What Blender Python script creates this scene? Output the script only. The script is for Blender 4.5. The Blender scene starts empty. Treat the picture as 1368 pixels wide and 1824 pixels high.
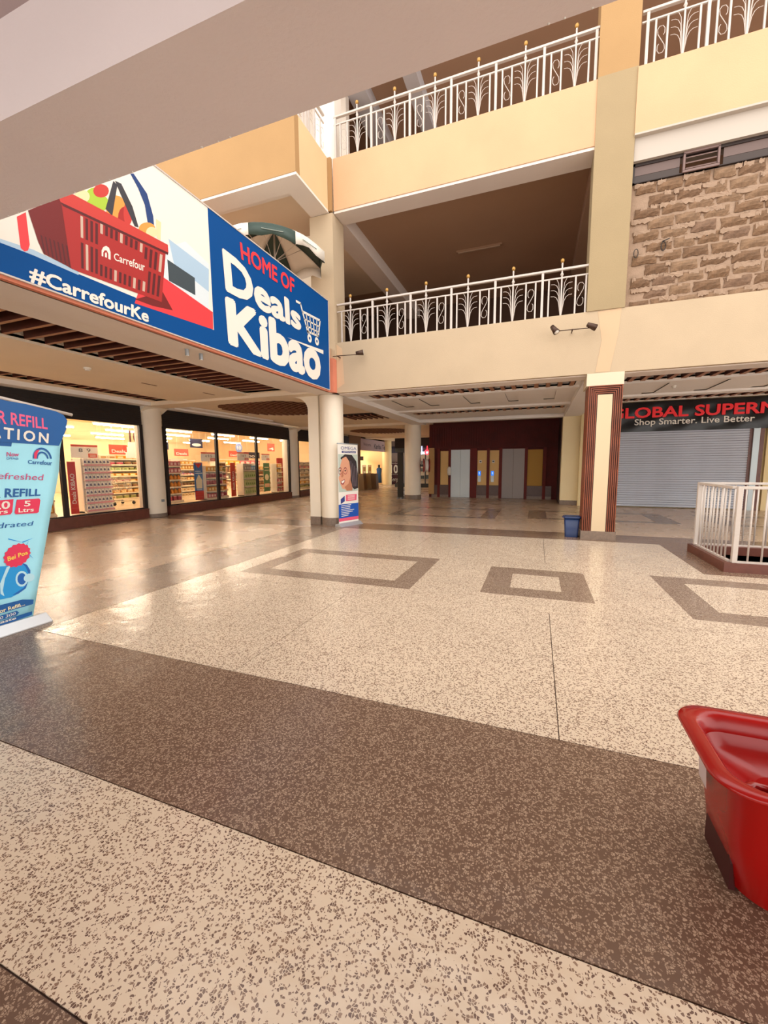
import bpy, bmesh, math, random
from math import sin, cos, pi, radians, hypot
from mathutils import Vector, Matrix
random.seed(7)
S = bpy.context.scene
COL = S.collection
ORD = ['first', 'second', 'third', 'fourth', 'fifth', 'sixth', 'seventh', 'eighth', 'ninth', 'tenth', 'eleventh']
# ------------------------------------------------------------------ camera
YAW, PIT, ROL, FPX, CH = 0.358332, -0.115431, -0.006780, 724.633, 1.5
def cam_axes():
    cy, sy = cos(YAW), sin(YAW)
    f = Vector((-sy*cos(PIT), cy*cos(PIT), sin(PIT)))
    r = Vector((cy, sy, 0)); u = r.cross(f)
    return r*cos(ROL)+u*sin(ROL), -r*sin(ROL)+u*cos(ROL), f
AX_R, AX_U, AX_F = cam_axes()
cd = bpy.data.cameras.new('camera'); cam = bpy.data.objects.new('camera', cd); COL.objects.link(cam)
m = Matrix((AX_R, AX_U, -AX_F)).transposed().to_4x4(); m.translation = (0, 0, CH)
cam.matrix_world = m
cd.sensor_fit = 'VERTICAL'; cd.sensor_height = 36.0; cd.lens = FPX/1824*36
cd.clip_start = .05; cd.clip_end = 300
S.camera = cam
# a measured point of the photograph as a real place on the plane axis=value
def at(px, py, ax, val):
    d = AX_R*((px-684)/FPX) - AX_U*((py-912)/FPX) + AX_F
    o = Vector((0, 0, CH))
    return o + d*((val-o[ax])/d[ax])
# ------------------------------------------------------------------ world, exposure
w = bpy.data.worlds.new('world'); S.world = w; w.use_nodes = True
bg = w.node_tree.nodes['Background']; bg.inputs[0].default_value = (1.0, .94, .885, 1); bg.inputs[1].default_value = 1.7
S.view_settings.view_transform = 'Standard'; S.view_settings.look = 'None'
S.view_settings.exposure = 0.68; S.view_settings.gamma = 1; S.view_settings.use_curve_mapping = False
# ------------------------------------------------------------------ materials
def lin(h):
    h = h.lstrip('#'); o = []
    for i in (0, 2, 4):
        v = int(h[i:i+2], 16)/255
        o.append(v/12.92 if v <= .04045 else ((v+.055)/1.055)**2.4)
    return (*o, 1)
MATS = {}
def mat(name, col, rough=.6, metal=0, noise=None, bump=None, emit=0, spec=.5, col2=None):
    if name in MATS: return MATS[name]
    m = bpy.data.materials.new(name); m.use_nodes = True; nt = m.node_tree; N = nt.nodes; L = nt.links
    p = N['Principled BSDF']
    c = lin(col) if isinstance(col, str) else col
    p.inputs['Base Color'].default_value = c
    p.inputs['Roughness'].default_value = rough; p.inputs['Metallic'].default_value = metal
    p.inputs['Specular IOR Level'].default_value = spec
    if emit:
        p.inputs['Emission Color'].default_value = c; p.inputs['Emission Strength'].default_value = emit
    tc = N.new('ShaderNodeTexCoord')
    if noise:
        sc, amt = noise
        n = N.new('ShaderNodeTexNoise'); n.inputs['Scale'].default_value = sc; n.inputs['Detail'].default_value = 6
        L.new(tc.outputs['Object'], n.inputs['Vector'])
        mx = N.new('ShaderNodeMix'); mx.data_type = 'RGBA'
        r = N.new('ShaderNodeMapRange'); r.inputs[1].default_value = .35; r.inputs[2].default_value = .7
        L.new(n.outputs['Fac'], r.inputs[0]); L.new(r.outputs[0], mx.inputs['Factor'])
        mx.inputs['A'].default_value = c
        mx.inputs['B'].default_value = lin(col2) if col2 else tuple(x*(1-amt) for x in c[:3])+(1,)
        L.new(mx.outputs['Result'], p.inputs['Base Color'])
    if bump:
        n = N.new('ShaderNodeTexNoise'); n.inputs['Scale'].default_value = bump[0]; n.inputs['Detail'].default_value = 4
        L.new(tc.outputs['Object'], n.inputs['Vector'])
        b = N.new('ShaderNodeBump'); b.inputs['Strength'].default_value = bump[1]; b.inputs['Distance'].default_value = .01
        L.new(n.outputs['Fac'], b.inputs['Height']); L.new(b.outputs['Normal'], p.inputs['Normal'])
    MATS[name] = m
    return m
def terrazzo(name, base, chip, chip2, frac, scale, rough, gl=.5):
    m = bpy.data.materials.new(name); m.use_nodes = True; nt = m.node_tree; N = nt.nodes; L = nt.links
    p = N['Principled BSDF']; tc = N.new('ShaderNodeTexCoord')
    nz = N.new('ShaderNodeTexNoise'); nz.inputs['Scale'].default_value = 60; L.new(tc.outputs['Object'], nz.inputs['Vector'])
    ad = N.new('ShaderNodeVectorMath'); ad.operation = 'MULTIPLY_ADD'; ad.inputs[1].default_value = (.012,)*3
    L.new(nz.outputs['Color'], ad.inputs[0]); L.new(tc.outputs['Object'], ad.inputs[2])
    v = N.new('ShaderNodeTexVoronoi'); v.inputs['Scale'].default_value = scale; L.new(ad.outputs[0], v.inputs['Vector'])
    e = N.new('ShaderNodeTexVoronoi'); e.feature = 'DISTANCE_TO_EDGE'; e.inputs['Scale'].default_value = scale; L.new(ad.outputs[0], e.inputs['Vector'])
    sep = N.new('ShaderNodeSeparateColor'); L.new(v.outputs['Color'], sep.inputs[0])
    lt = N.new('ShaderNodeMath'); lt.operation = 'LESS_THAN'; lt.inputs[1].default_value = frac; L.new(sep.outputs[0], lt.inputs[0])
    ge = N.new('ShaderNodeMath'); ge.operation = 'GREATER_THAN'; ge.inputs[1].default_value = .09; L.new(e.outputs['Distance'], ge.inputs[0])
    mu = N.new('ShaderNodeMath'); mu.operation = 'MULTIPLY'; L.new(lt.outputs[0], mu.inputs[0]); L.new(ge.outputs[0], mu.inputs[1])
    cm = N.new('ShaderNodeMix'); cm.data_type = 'RGBA'; cm.inputs['A'].default_value = lin(chip); cm.inputs['B'].default_value = lin(chip2); L.new(sep.outputs[1], cm.inputs['Factor'])
    mx = N.new('ShaderNodeMix'); mx.data_type = 'RGBA'; L.new(mu.outputs[0], mx.inputs['Factor'])
    big = N.new('ShaderNodeTexNoise'); big.inputs['Scale'].default_value = .9; big.inputs['Detail'].default_value = 5; L.new(tc.outputs['Object'], big.inputs['Vector'])
    bc = N.new('ShaderNodeMix'); bc.data_type = 'RGBA'; c = lin(base)
    bc.inputs['A'].default_value = tuple(x*.86 for x in c[:3])+(1,); bc.inputs['B'].default_value = tuple(min(1, x*1.08) for x in c[:3])+(1,)
    L.new(big.outputs['Fac'], bc.inputs['Factor']); L.new(bc.outputs['Result'], mx.inputs['A'])
    L.new(cm.outputs['Result'], mx.inputs['B']); L.new(mx.outputs['Result'], p.inputs['Base Color'])
    p.inputs['Specular IOR Level'].default_value = gl
    mr = N.new('ShaderNodeMapRange'); mr.inputs[3].default_value = rough*.8; mr.inputs[4].default_value = rough*1.25; L.new(big.outputs['Fac'], mr.inputs[0]); L.new(mr.outputs[0], p.inputs['Roughness'])
    wv = N.new('ShaderNodeTexNoise'); wv.inputs['Scale'].default_value = 4.5; wv.inputs['Detail'].default_value = 4; L.new(tc.outputs['Object'], wv.inputs['Vector'])
    b = N.new('ShaderNodeBump'); b.inputs['Strength'].default_value = .36; b.inputs['Distance'].default_value = .022
    L.new(wv.outputs['Fac'], b.inputs['Height']); L.new(b.outputs['Normal'], p.inputs['Normal'])
    MATS[name] = m; return m
def glass(name, tint=(1, 1, 1), refl=.08):
    m = bpy.data.materials.new(name); m.use_nodes = True; nt = m.node_tree; N = nt.nodes; L = nt.links
    N.remove(N['Principled BSDF']); o = N['Material Output']
    t = N.new('ShaderNodeBsdfTransparent'); t.inputs[0].default_value = (*tint, 1)
    g = N.new('ShaderNodeBsdfGlossy'); g.inputs['Roughness'].default_value = .02
    fr = N.new('ShaderNodeLayerWeight'); fr.inputs[0].default_value = .12; pw = N.new('ShaderNodeMath'); pw.operation = 'MULTIPLY_ADD'; pw.inputs[1].default_value = .35; pw.inputs[2].default_value = .03; L.new(fr.outputs['Facing'], pw.inputs[0])
    x = N.new('ShaderNodeMixShader'); L.new(pw.outputs[0], x.inputs[0]); L.new(t.outputs[0], x.inputs[1]); L.new(g.outputs[0], x.inputs[2]); L.new(x.outputs[0], o.inputs[0])
    MATS[name] = m; return m
T_LIGHT = terrazzo('terrazzo_light', '#dccab3', '#60453a', '#957a66', .42, 115, .2)
T_DARK = terrazzo('terrazzo_dark', '#6a5243', '#b39b85', '#8a715e', .55, 125, .24)
T_TAN = terrazzo('terrazzo_tan', '#cdb59c', '#8a6c58', '#a88e78', .4, 115, .27)
T_NEAR = terrazzo('terrazzo_grey', '#7d6859', '#c0ad9a', '#96826f', .55, 125, .26)
CREAM = mat('cream_plaster', '#c2ad90', .85, noise=(1.3, .07), bump=(60, .25))
CREAM2 = mat('cream_column', '#f2e6d2', .6, noise=(2, .04), bump=(40, .12))
ORANGE = mat('peach_plaster', '#d8ad86', .85, noise=(1.1, .08), bump=(60, .25))
KHAKI = mat('khaki_plaster', '#a5916e', .85, noise=(1.4, .07), bump=(60, .25))
PEACH_D = mat('ochre_plaster', '#ae8a5c', .85, noise=(1.4, .07), bump=(60, .25))
SOFFIT = mat('soffit_paint', '#ebe0d6', .85, noise=(1, .05), bump=(30, .15))
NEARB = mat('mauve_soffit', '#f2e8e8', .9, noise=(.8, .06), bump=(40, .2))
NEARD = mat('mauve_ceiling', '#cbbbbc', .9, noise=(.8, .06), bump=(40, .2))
WHITE = mat('white_ceiling', '#f6f1ec', .8, noise=(1, .03))
TANC = mat('tan_ceiling', '#f3e3cc', .8, noise=(.8, .06))
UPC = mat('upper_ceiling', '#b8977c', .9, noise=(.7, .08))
SALMON = mat('salmon_paint', '#d88468', .8, noise=(3, .1))
BROWNK = mat('brown_kerb', '#6e3f33', .35, noise=(9, .25), bump=(30, .1))
PLINTH = mat('grey_plinth', '#8a7768', .4, noise=(20, .25))
WOOD = mat('red_wood', '#8a4526', .35, noise=(7, .3))
SLAT = mat('ceiling_wood', '#5e2a1c', .5, noise=(5, .3))
SLAT_LIT = mat('slat_underside_lit', '#a8795c', .6)  # paler slat undersides: light bounced off the floor put into the colour
DARK = mat('black_brown', '#1d1210', .5)
DWOOD = mat('dark_panelling', '#5a120c', .75, noise=(3, .3))
WMETAL = mat('white_rail_paint', '#cbc1b8', .35, noise=(12, .05))
GOLD = mat('gold_finial', '#b48a4a', .35, .6)
STEEL = mat('brushed_steel', '#a9b0b5', .38, .7, noise=(2, .1))
SHUT = mat('shutter_steel', '#ccd4e2', .45, .2, noise=(1.2, .12))
MORTAR = mat('mortar', '#a88e78', .95, noise=(9, .15), bump=(50, .8))
BLACK = mat('black', '#151214', .4)
BLUE = mat('sign_blue', '#004a8e', .6, spec=.15)
PURE = mat('print_white', '#ebe6dc', .5)
RED = mat('print_red', '#ee3a45', .5)
GLASS = glass('shop_glass')
# ------------------------------------------------------------------ helpers
class MB:
    def __init__(s): s.v = []; s.f = []; s.i = []; s.sm = []
    def add(s, vs, fs, mi=0, smooth=False):
        b = len(s.v); s.v += [tuple(v) for v in vs]
        for f in fs: s.f.append([b+k for k in f]); s.i.append(mi); s.sm.append(smooth)
        return s
    def box(s, x0, x1, y0, y1, z0, z1, mi=0):
        return s.add([(x, y, z) for z in (z0, z1) for y in (y0, y1) for x in (x0, x1)],
                     [(0, 2, 3, 1), (4, 5, 7, 6), (0, 1, 5, 4), (2, 6, 7, 3), (0, 4, 6, 2), (1, 3, 7, 5)], mi)
    def poly(s, pts, mi=0): return s.add(pts, [list(range(len(pts)))], mi)
    def prism(s, pts, d, mi=0):
        d = Vector(d); n = len(pts); P = [Vector(p) for p in pts]
        return s.add(P+[p+d for p in P], [list(range(n))[::-1], list(range(n, 2*n))]+[[k, (k+1) % n, n+(k+1) % n, n+k] for k in range(n)], mi)
    def lathe(s, prof, n=20, c=(0, 0, 0), mi=0, a0=0, a1=2*pi, smooth=True):
        full = abs(a1-a0-2*pi) < 1e-6; k = n if full else n+1; vs = []
        for r, z in prof:
            for j in range(k):
                a = a0+(a1-a0)*j/n; vs.append((c[0]+r*cos(a), c[1]+r*sin(a), c[2]+z))
        fs = [[i*k+j, i*k+(j+1) % k, (i+1)*k+(j+1) % k, (i+1)*k+j] for i in range(len(prof)-1) for j in range(k if full else n)]
        return s.add(vs, fs, mi, smooth)
    def cyl(s, r, z0, z1, c=(0, 0), n=20, mi=0): return s.lathe([(0, z0), (r, z0)], n, (c[0], c[1], 0), mi, smooth=False).lathe([(r, z0), (r, z1)], n, (c[0], c[1], 0), mi).lathe([(r, z1), (0, z1)], n, (c[0], c[1], 0), mi, smooth=False)
    def tube(s, pts, r, n=6, mi=0, r1=None):
        P = [Vector(p) for p in pts]; vs = []; up = None
        for k, p in enumerate(P):
            t = (P[min(k+1, len(P)-1)]-P[max(k-1, 0)]).normalized()
            if up is None: up = Vector((0, 0, 1)) if abs(t.z) < .9 else Vector((1, 0, 0))
            a = t.cross(up).normalized(); b = a.cross(t).normalized(); up = b
            rr = r if r1 is None else r+(r1-r)*k/(len(P)-1)
            vs += [p+a*rr*cos(2*pi*j/n)+b*rr*sin(2*pi*j/n) for j in range(n)]
        fs = [[i*n+j, i*n+(j+1) % n, (i+1)*n+(j+1) % n, (i+1)*n+j] for i in range(len(P)-1) for j in range(n)]
        fs += [list(range(n))[::-1], list(range((len(P)-1)*n, len(P)*n))]
        return s.add(vs, fs, mi, n > 5)
    def mesh(s, name, mats):
        me = bpy.data.meshes.new(name); me.from_pydata(s.v, [], s.f)
        for m in (mats if isinstance(mats, (list, tuple)) else [mats]): me.materials.append(m)
        me.polygons.foreach_set('material_index', s.i); me.polygons.foreach_set('use_smooth', s.sm)
        bm = bmesh.new(); bm.from_mesh(me); bmesh.ops.recalc_face_normals(bm, faces=bm.faces); bm.to_mesh(me); bm.free()
        return me
def tag(o, label=None, cat=None, group=None, kind=None):
    if label: o['label'] = label
    if cat: o['category'] = cat
    if group: o['group'] = group
    if kind: o['kind'] = kind
    return o
LASTB = {}; BOARDN = {'board', 'panel', 'banner_sheet', 'screen'}
SUBN = {'lettering', 'slogan', 'red_lettering', 'trolley_icon', 'printed_picture', 'blue_field', 'print', 'badge', 'header', 'portrait', 'footer_lettering', 'header_field', 'pink_lettering', 'white_lettering', 'magenta_lettering', 'blue_lettering', 'red_badge', 'badge_lettering', 'splash_lettering', 'bottle_picture', 'footer_field', 'yellow_lettering'}
def ob(name, mb, mats, parent=None, label=None, cat=None, group=None, kind=None, loc=None, bevel=0, rz=0):
    me = mb.mesh(name, mats) if isinstance(mb, MB) else mb
    o = bpy.data.objects.new(name, me); COL.objects.link(o)
    if loc is not None: o.location = loc
    if rz: o.rotation_euler.z = rz
    if parent:
        if name in SUBN and parent.name in LASTB: parent = LASTB[parent.name]
        o.parent = parent
        if name in BOARDN and o.parent.parent is None and o.parent.type == 'EMPTY' and o.location.length == 0: LASTB.setdefault(parent.name, o)
    if bevel:
        b = o.modifiers.new('b', 'BEVEL'); b.width = bevel; b.segments = 2; b.limit_method = 'ANGLE'
    return tag(o, label, cat, group, kind)
def thing(name, label, cat, loc=(0, 0, 0), rz=0, group=None):
    o = bpy.data.objects.new(name, None); COL.objects.link(o); o.location = loc; o.rotation_euler.z = rz
    o.empty_display_size = .1
    return tag(o, label, cat, group)
def st(name, mb, mats, parent=None, label=None): return ob(name, mb, mats, parent, label, kind=None if parent else 'structure')
def B(*a): return MB().box(*a)
def tiles(x0, x1, y0, y1, holes):
    xs = sorted({x0, x1, *[v for h in holes for v in h[:2] if x0 < v < x1]}); ys = sorted({y0, y1, *[v for h in holes for v in h[2:] if y0 < v < y1]}); o = []
    for a, b in zip(ys, ys[1:]):
        run = None
        for c, d in zip(xs, xs[1:]):
            mx, my = (c+d)/2, (a+b)/2
            if any(h[0] < mx < h[1] and h[2] < my < h[3] for h in holes):
                if run: o.append((*run, a, b)); run = None
            else: run = (run[0], d) if run else (c, d)
        if run: o.append((*run, a, b))
    return o
def dup(root, loc=None, rz=None, label=None):
    r = root.copy(); COL.objects.link(r)
    if loc is not None: r.location = loc
    if rz is not None: r.rotation_euler.z = rz
    if label: r['label'] = label
    for ch in list(root.children):
        c = ch.copy(); COL.objects.link(c); c.parent = r
        for g in list(ch.children):
            d = g.copy(); COL.objects.link(d); d.parent = c
    return r
_tc = {}
def text_raw(s, bold=0, shear=0, spacing=1):
    key = (s, bold, shear, spacing)
    if key in _tc: return _tc[key]
    rad = bold*.9 if bold >= .03 else 0
    cu = bpy.data.curves.new('t', 'FONT'); cu.body = s; cu.size = 1; cu.offset = 0 if rad else bold; cu.shear = shear; cu.space_character = spacing
    cu.resolution_u = 3; cu.fill_mode = 'FRONT'
    o = bpy.data.objects.new('t', cu); COL.objects.link(o)
    dg = bpy.context.evaluated_depsgraph_get(); me = bpy.data.meshes.new_from_object(o.evaluated_get(dg))
    vs = [v.co.copy() for v in me.vertices]; fs = [list(p.vertices) for p in me.polygons]
    bpy.data.objects.remove(o); bpy.data.curves.remove(cu); bpy.data.meshes.remove(me)
    x0 = min(v.x for v in vs); x1 = max(v.x for v in vs); y0 = min(v.y for v in vs); y1 = max(v.y for v in vs)
    if rad:
        n0 = len(vs); V = []; F = []
        for q in range(10):
            a = 2*pi*q/10; V += [Vector((v.x+rad*cos(a), v.y+rad*sin(a), 0)) for v in vs]; F += [[i+q*n0 for i in f] for f in fs]
        vs, fs = V, F; x0 -= rad; x1 += rad; y0 -= rad; y1 += rad
    _tc[key] = ([((v.x-x0)/(x1-x0), (v.y-y0)/(y1-y0)) for v in vs], fs, (x1-x0)/(y1-y0), n0 if rad else 0); return _tc[key]
def text_quad(mb, s, q, mi=0, off=(0, 0, 0), depth=None, **k):
    """q: corners bl, br, tl, tr of the lettering's bounding box (3-D points)"""
    uv, fs, _, n0 = text_raw(s, **k); bl, br, tl, tr = [Vector(p) for p in q]; off = Vector(off)
    P = [bl*(1-u)*(1-v)+br*u*(1-v)+tl*(1-u)*v+tr*u*v+off for u, v in uv]
    if n0:
        nn_ = (br-bl).cross(tl-bl).normalized()*.00025; P = [p+nn_*(i//n0) for i, p in enumerate(P)]
    if depth is None: mb.add(P, fs, mi); return mb
    d = Vector(depth); n = len(P); ed = {}
    for f in fs:
        for a, b in zip(f, f[1:]+f[:1]): ed[(a, b)] = 1
    rim = [(a, b) for a, b in ed if (b, a) not in ed]
    mb.add(P+[p+d for p in P], [[n+i for i in f] for f in fs]+[[a, b, n+b, n+a] for a, b in rim], mi); return mb
# ================================================================== FLOOR
PIT = (2.62, 9.0, 6.93, 8.08)
floor = MB()
for r in tiles(-24, 14, -8, 32, [PIT]): floor.box(*r, -.3, -.005)
floor = st('floor', floor, mat('divider_strip', '#4a352c', .5), label='polished terrazzo floor with inlaid dark bands and frames')
def panel(x0, x1, y0, y1, m, holes=(), g=.003):
    mb = MB()
    for r in tiles(x0+g, x1-g, y0+g, y1-g, list(holes)): mb.box(*r, -.02, 0)
    return ob('terrazzo_panel', mb, m, floor)
XL, XR = -24, 14
panel(XL, XR, -8, .59, T_DARK); panel(XL, XR, .59, 1.21, T_LIGHT); panel(XL, XR, 1.21, 2.265, T_DARK)
pits = [(PIT[0], PIT[1], PIT[2], PIT[3])]
panel(-5.35, -4.28, 2.265, 8.72, T_NEAR)
panel(-24, -5.35, 2.265, 8.72, T_TAN)
for y0, y1 in ((2.265, 4.3), (6.55, 8.72)):
    xs = [-4.28, -2.035, .165, 2.17]
    for a, b in zip(xs, xs[1:]): panel(a, b, y0, y1, T_LIGHT)
panel(2.17, 4.4, 2.265, 4.3, T_LIGHT); panel(4.4, 14, 2.265, 4.3, T_LIGHT)
panel(2.17, 14, 6.55, 8.72, T_DARK, pits)
frames = [(-3.92, -1.40, 4.59, 6.29, .29), (-.58, .64, 4.76, 6.06, .315), (1.465, 3.98, 4.58, 6.24, .3)]
panel(-4.28, 14, 4.3, 6.55, T_LIGHT, [f[:4] for f in frames])
for x0, x1, y0, y1, t in frames:
    panel(x0, x1, y0, y1, T_NEAR, [(x0+t, x1-t, y0+t, y1-t)], 0); panel(x0+t, x1-t, y0+t, y1-t, T_LIGHT)
panel(-24, 14, 8.72, 9.62, T_DARK)
fr2 = [(-4.2, -1.05, 11.45, 14.0, .3, .42), (-.2, 3.4, 11.8, 14.0, .28, .5), (4.2, 8, 11.8, 14, .28, .5)]
panel(-24, 14, 9.62, 32, T_TAN, [f[:4] for f in fr2])
for x0, x1, y0, y1, t, s in fr2:
    panel(x0, x1, y0, y1, T_NEAR, [(x0+s, x1-s, y0+t, y1-t)], 0); panel(x0+s, x1-s, y0+t, y1-t, T_TAN)
# ================================================================== CEILING, BEAMS
def slats_x(par, x0, x1, y0, y1, step, z, w=.05, h=.14):
    me = B(x0, x1, -w/2, w/2, 0, h).mesh('slat', [SLAT]); y = y0+step/2
    mb = MB().box(x0, x1, -w/2, w/2, .004, h).box(x0, x1, -w/2, w/2, 0, .004, 1); me = mb.mesh('slat', [SLAT, SLAT_LIT])
    while y < y1: ob('slat', me, None, par, loc=(0, y, z)); y += step
def slats_y(par, y0, y1, x0, x1, step, z, w=.05, h=.14):
    me = MB().box(-w/2, w/2, y0, y1, .004, h).box(-w/2, w/2, y0, y1, 0, .004, 1).mesh('slat', [SLAT, SLAT_LIT]); x = x0+step/2
    while x < x1: ob('slat', me, None, par, loc=(x, 0, z)); x += step
def recess(mb, x0, x1, y0, y1, z, h, mi=0, t=.04, top=1):
    mb.box(x0-t, x0, y0-t, y1+t, z+.001, z+h, mi).box(x1, x1+t, y0-t, y1+t, z+.001, z+h, mi).box(x0, x1, y0-t, y0, z+.001, z+h, mi).box(x0, x1, y1, y1+t, z+.001, z+h, mi)
    mb.box(x0-t, x1+t, y0-t, y1+t, z+h, z+h+.03, top)
# left arcade
SL = [(-6.85, -5.75, -2, 8.55), (-9.95, -9.2, -2, 8.62)]
mb = MB()
for r in tiles(-10.6, -5.0, -4, 8.7, SL): mb.box(*r, 3.3, 3.34)
for s in SL: recess(mb, *s, 3.3, .26)
ca = st('ceiling', mb, [TANC, DARK], label='cream arcade ceiling with long slots of brown wooden slats')
slats_x(ca, -6.85, -5.75, -.2, 8.45, .262, 3.3); slats_x(ca, -9.95, -9.2, 1.2, 8.5, .25, 3.3)
mb = MB().box(-9.3, -6.85, -4, 8.7, 3.262, 3.3)
st('trim_1', mb, TANC, ca)
def round_ceiling(cx, cy, r, x0, x1, y0, y1, z, n=48):
    mb = MB(); vs = []; fs = []
    for k in range(n):
        a = 2*pi*k/n; c, s_ = cos(a), sin(a)
        t = min(((x1-cx)/c if c > 1e-9 else (x0-cx)/c if c < -1e-9 else 1e9), ((y1-cy)/s_ if s_ > 1e-9 else (y0-cy)/s_ if s_ < -1e-9 else 1e9))
        vs += [(cx+r*c, cy+r*s_, z), (cx+t*c, cy+t*s_, z), (cx+r*c, cy+r*s_, z+.28)]
    for k in range(n):
        j = (k+1) % n; fs += [(3*k, 3*k+1, 3*j+1, 3*j), (3*k, 3*j, 3*j+2, 3*k+2)]
    for X, Y in ((x0, y0), (x1, y0), (x1, y1), (x0, y1)):
        vs.append((X, Y, z)); ang = math.atan2(Y-cy, X-cx) % (2*pi); k = int(ang/(2*pi)*n); j = (k+1) % n
        fs.append((3*k+1, len(vs)-1, 3*j+1))
    mb.add(vs, fs, 0)
    mb.box(cx-r-.05, cx+r+.05, cy-r-.05, cy+r+.05, z+.28, z+.3, 1)
    c = st('ceiling', mb, [TANC, DARK], label='cream ceiling bay with a round recess of wooden slats')
    x = cx-r+.12
    while x < cx+r-.05:
        h = math.sqrt(max(.01, r*r-(x-cx)**2))-.03
        ob('slat', MB().box(-.03, .03, -h, h, .004, .14).box(-.03, .03, -h, h, 0, .004, 1), [SLAT, SLAT_LIT], c, loc=(x, cy, z)); x += .2
    return c
round_ceiling(-7.9, 11.3, 1.75, -10.6, -5.0, 9.3, 16.9, 3.3)
round_ceiling(-7.9, 20.8, 1.7, -12, -4.9, 17.5, 25, 3.3)
st('ceiling', B(-4.9, -4.5, 17.2, 30, 3.3, 3.6), TANC); c3 = st('ceiling', B(-14, -4.9, 25.0, 30, 3.3, 3.34), TANC)
mb = MB(); recess(mb, -6.7, -5.15, 13.4, 14.6, 3.27, .02, 0)
sl2 = st('ceiling', MB().box(-6.75, -5.1, 13.35, 14.65, 3.285, 3.3), DARK); slats_y(sl2, 13.4, 14.6, -6.7, -5.15, .22, 3.22, .06, .05)
# centre and right bays
def bay(x0, x1, strips, lab, y2=13.8, ye=16.2):
    S2 = [(x0+.3, x1-.1, 9.9, 10.55), (x0+.3, x1-.1, y2, y2+.7)]; L2 = [(x-.14, x+.14, 11.15, 12.6) for x in strips]
    mb = MB()
    for r in tiles(x0, x1, 9.45, ye, S2+L2): mb.box(*r, 3.3, 3.34)
    for s in S2: recess(mb, *s, 3.3, .22, 0, .03, 1)
    for s in L2: recess(mb, *s, 3.3, .02, 0, .02, 0)
    c = st('ceiling', mb, [WHITE, SLAT], label=lab)
    for s in S2: slats_y(c, s[2], s[3], s[0], s[1], .25, 3.28, .09, .12)
    st('trim', MB().box(x0, x1, 10.6, 10.75, 3.25, 3.3).box(x0, x1, y2-.45, y2-.1, 3.25, 3.3).box(x0, x1, ye-.05, ye, 3.3, 3.6).box(x0, x1, ye, 16.2, 3.56, 3.6), WHITE, c)
    return c
bay(-4.5, .85, (-3.8, -3.0, -1.78, -.7, .25), 'white ceiling bay in front of the lifts with slat rows and light slots')
bay(1.42, 11, (1.6, 2.62, 3.75, 4.9, 6), 'white ceiling bay before the rolled down shutter', 13.1, 14.2)
mb = MB().cyl(.05, 3.27, 3.3, (2.95, 11.6), 16).cyl(.035, 3.24, 3.27, (2.95, 11.6), 16)
ob('smoke_detector', mb, PURE, None, 'small white round smoke detector under the ceiling in front of the shutter', 'detector')
for x, y, l in ((-7.6, 5.2, 'round white smoke detector on the ceiling strip between the two slat slots'),):
    ob('smoke_detector', MB().cyl(.06, 3.235, 3.262, (x, y), 16).cyl(.04, 3.21, 3.235, (x, y), 16), PURE, None, l, 'detector')
for k, (x, y) in enumerate(((-7.95, 3.6), (-7.9, 6.7), (-7.6, 8.1))):
    ob('air_grille', MB().box(x-.02, x+.02, y-.18, y+.18, 3.255, 3.2621), mat('grille_shadow', '#8a6a52', .8), None, 'thin slot diffuser in the cream ceiling strip, ' + ('nearest to the banner stand', 'beyond the smoke detector', 'next to the cross beam')[k], 'diffuser')
# beams
st('beam', MB().box(-5.05, -4.62, -3, 8.9, 3.19, 3.6).box(-5.6, -5.05, -3, 8.9, 3.24, 3.6), SOFFIT, label='long soffit beam under the blue sign')
st('beam', B(-10.6, -5.05, 8.7, 9.3, 3.2, 3.6), TANC, label='cross beam from the round column to the shop front')
st('beam', B(-10.6, -4.9, 16.9, 17.5, 3.2, 3.6), TANC); st('beam', B(-10.6, -4.9, 24.9, 25.4, 3.2, 3.6), TANC)
st('beam', B(-5.05, -4.5, 9.4, 17.2, 3.18, 3.6), WHITE, label='white beam running back from the round column')
st('beam', B(.85, 1.42, 9.5, 16.8, 3.18, 3.6), WHITE, label='white beam running back from the wood clad pillar')
st('beam', B(-4.5, .85, 16.2, 16.6, 3.18, 3.6), WHITE, label='white beam above the lift lobby')
st('trim_2', MB().box(-10.6, -10.25, 9.5, 15.2, 3.2, 3.27).box(-10.25, -9.95, 9.5, 14, 3.25, 3.3).box(-10.6, -10.25, -4, 8.7, 3.2, 3.3), WHITE, label='stepped white cove above the shop windows')
# front wall: fascias
st('wall_front', MB().box(-4.5, 10, 8.9, 9.4, 3.2, 4.34), CREAM, label='cream plastered fascia below the first floor railing')
st('beam', B(-4.5, 10, 9.0, 9.42, 3.18, 3.2), SOFFIT)
st('wall_front_upper', MB().box(-4.5, .78, 8.9, 9.05, 7.2, 8.28), ORANGE, label='peach plastered fascia below the second floor railing')
st('beam', B(-4.5, .78, 8.92, 9.4, 7.15, 7.2), SOFFIT); st('beam', B(-4.5, 10, 9.05, 9.4, 7.2, 8.2), SOFFIT)
st('wall_front_upper', MB().box(1.4, 10, 8.86, 9.05, 7.2, 8.26), ORANGE, label='peach plastered fascia right of the pillar')
st('beam', MB().box(1.42, 10, 8.93, 9.3, 6.8, 7.17).box(1.4, 10, 8.84, 9.3, 7.17, 7.2), mat('lintel_paint', '#beb4a8', .8), label='white lintel beam above the stone wall')
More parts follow.
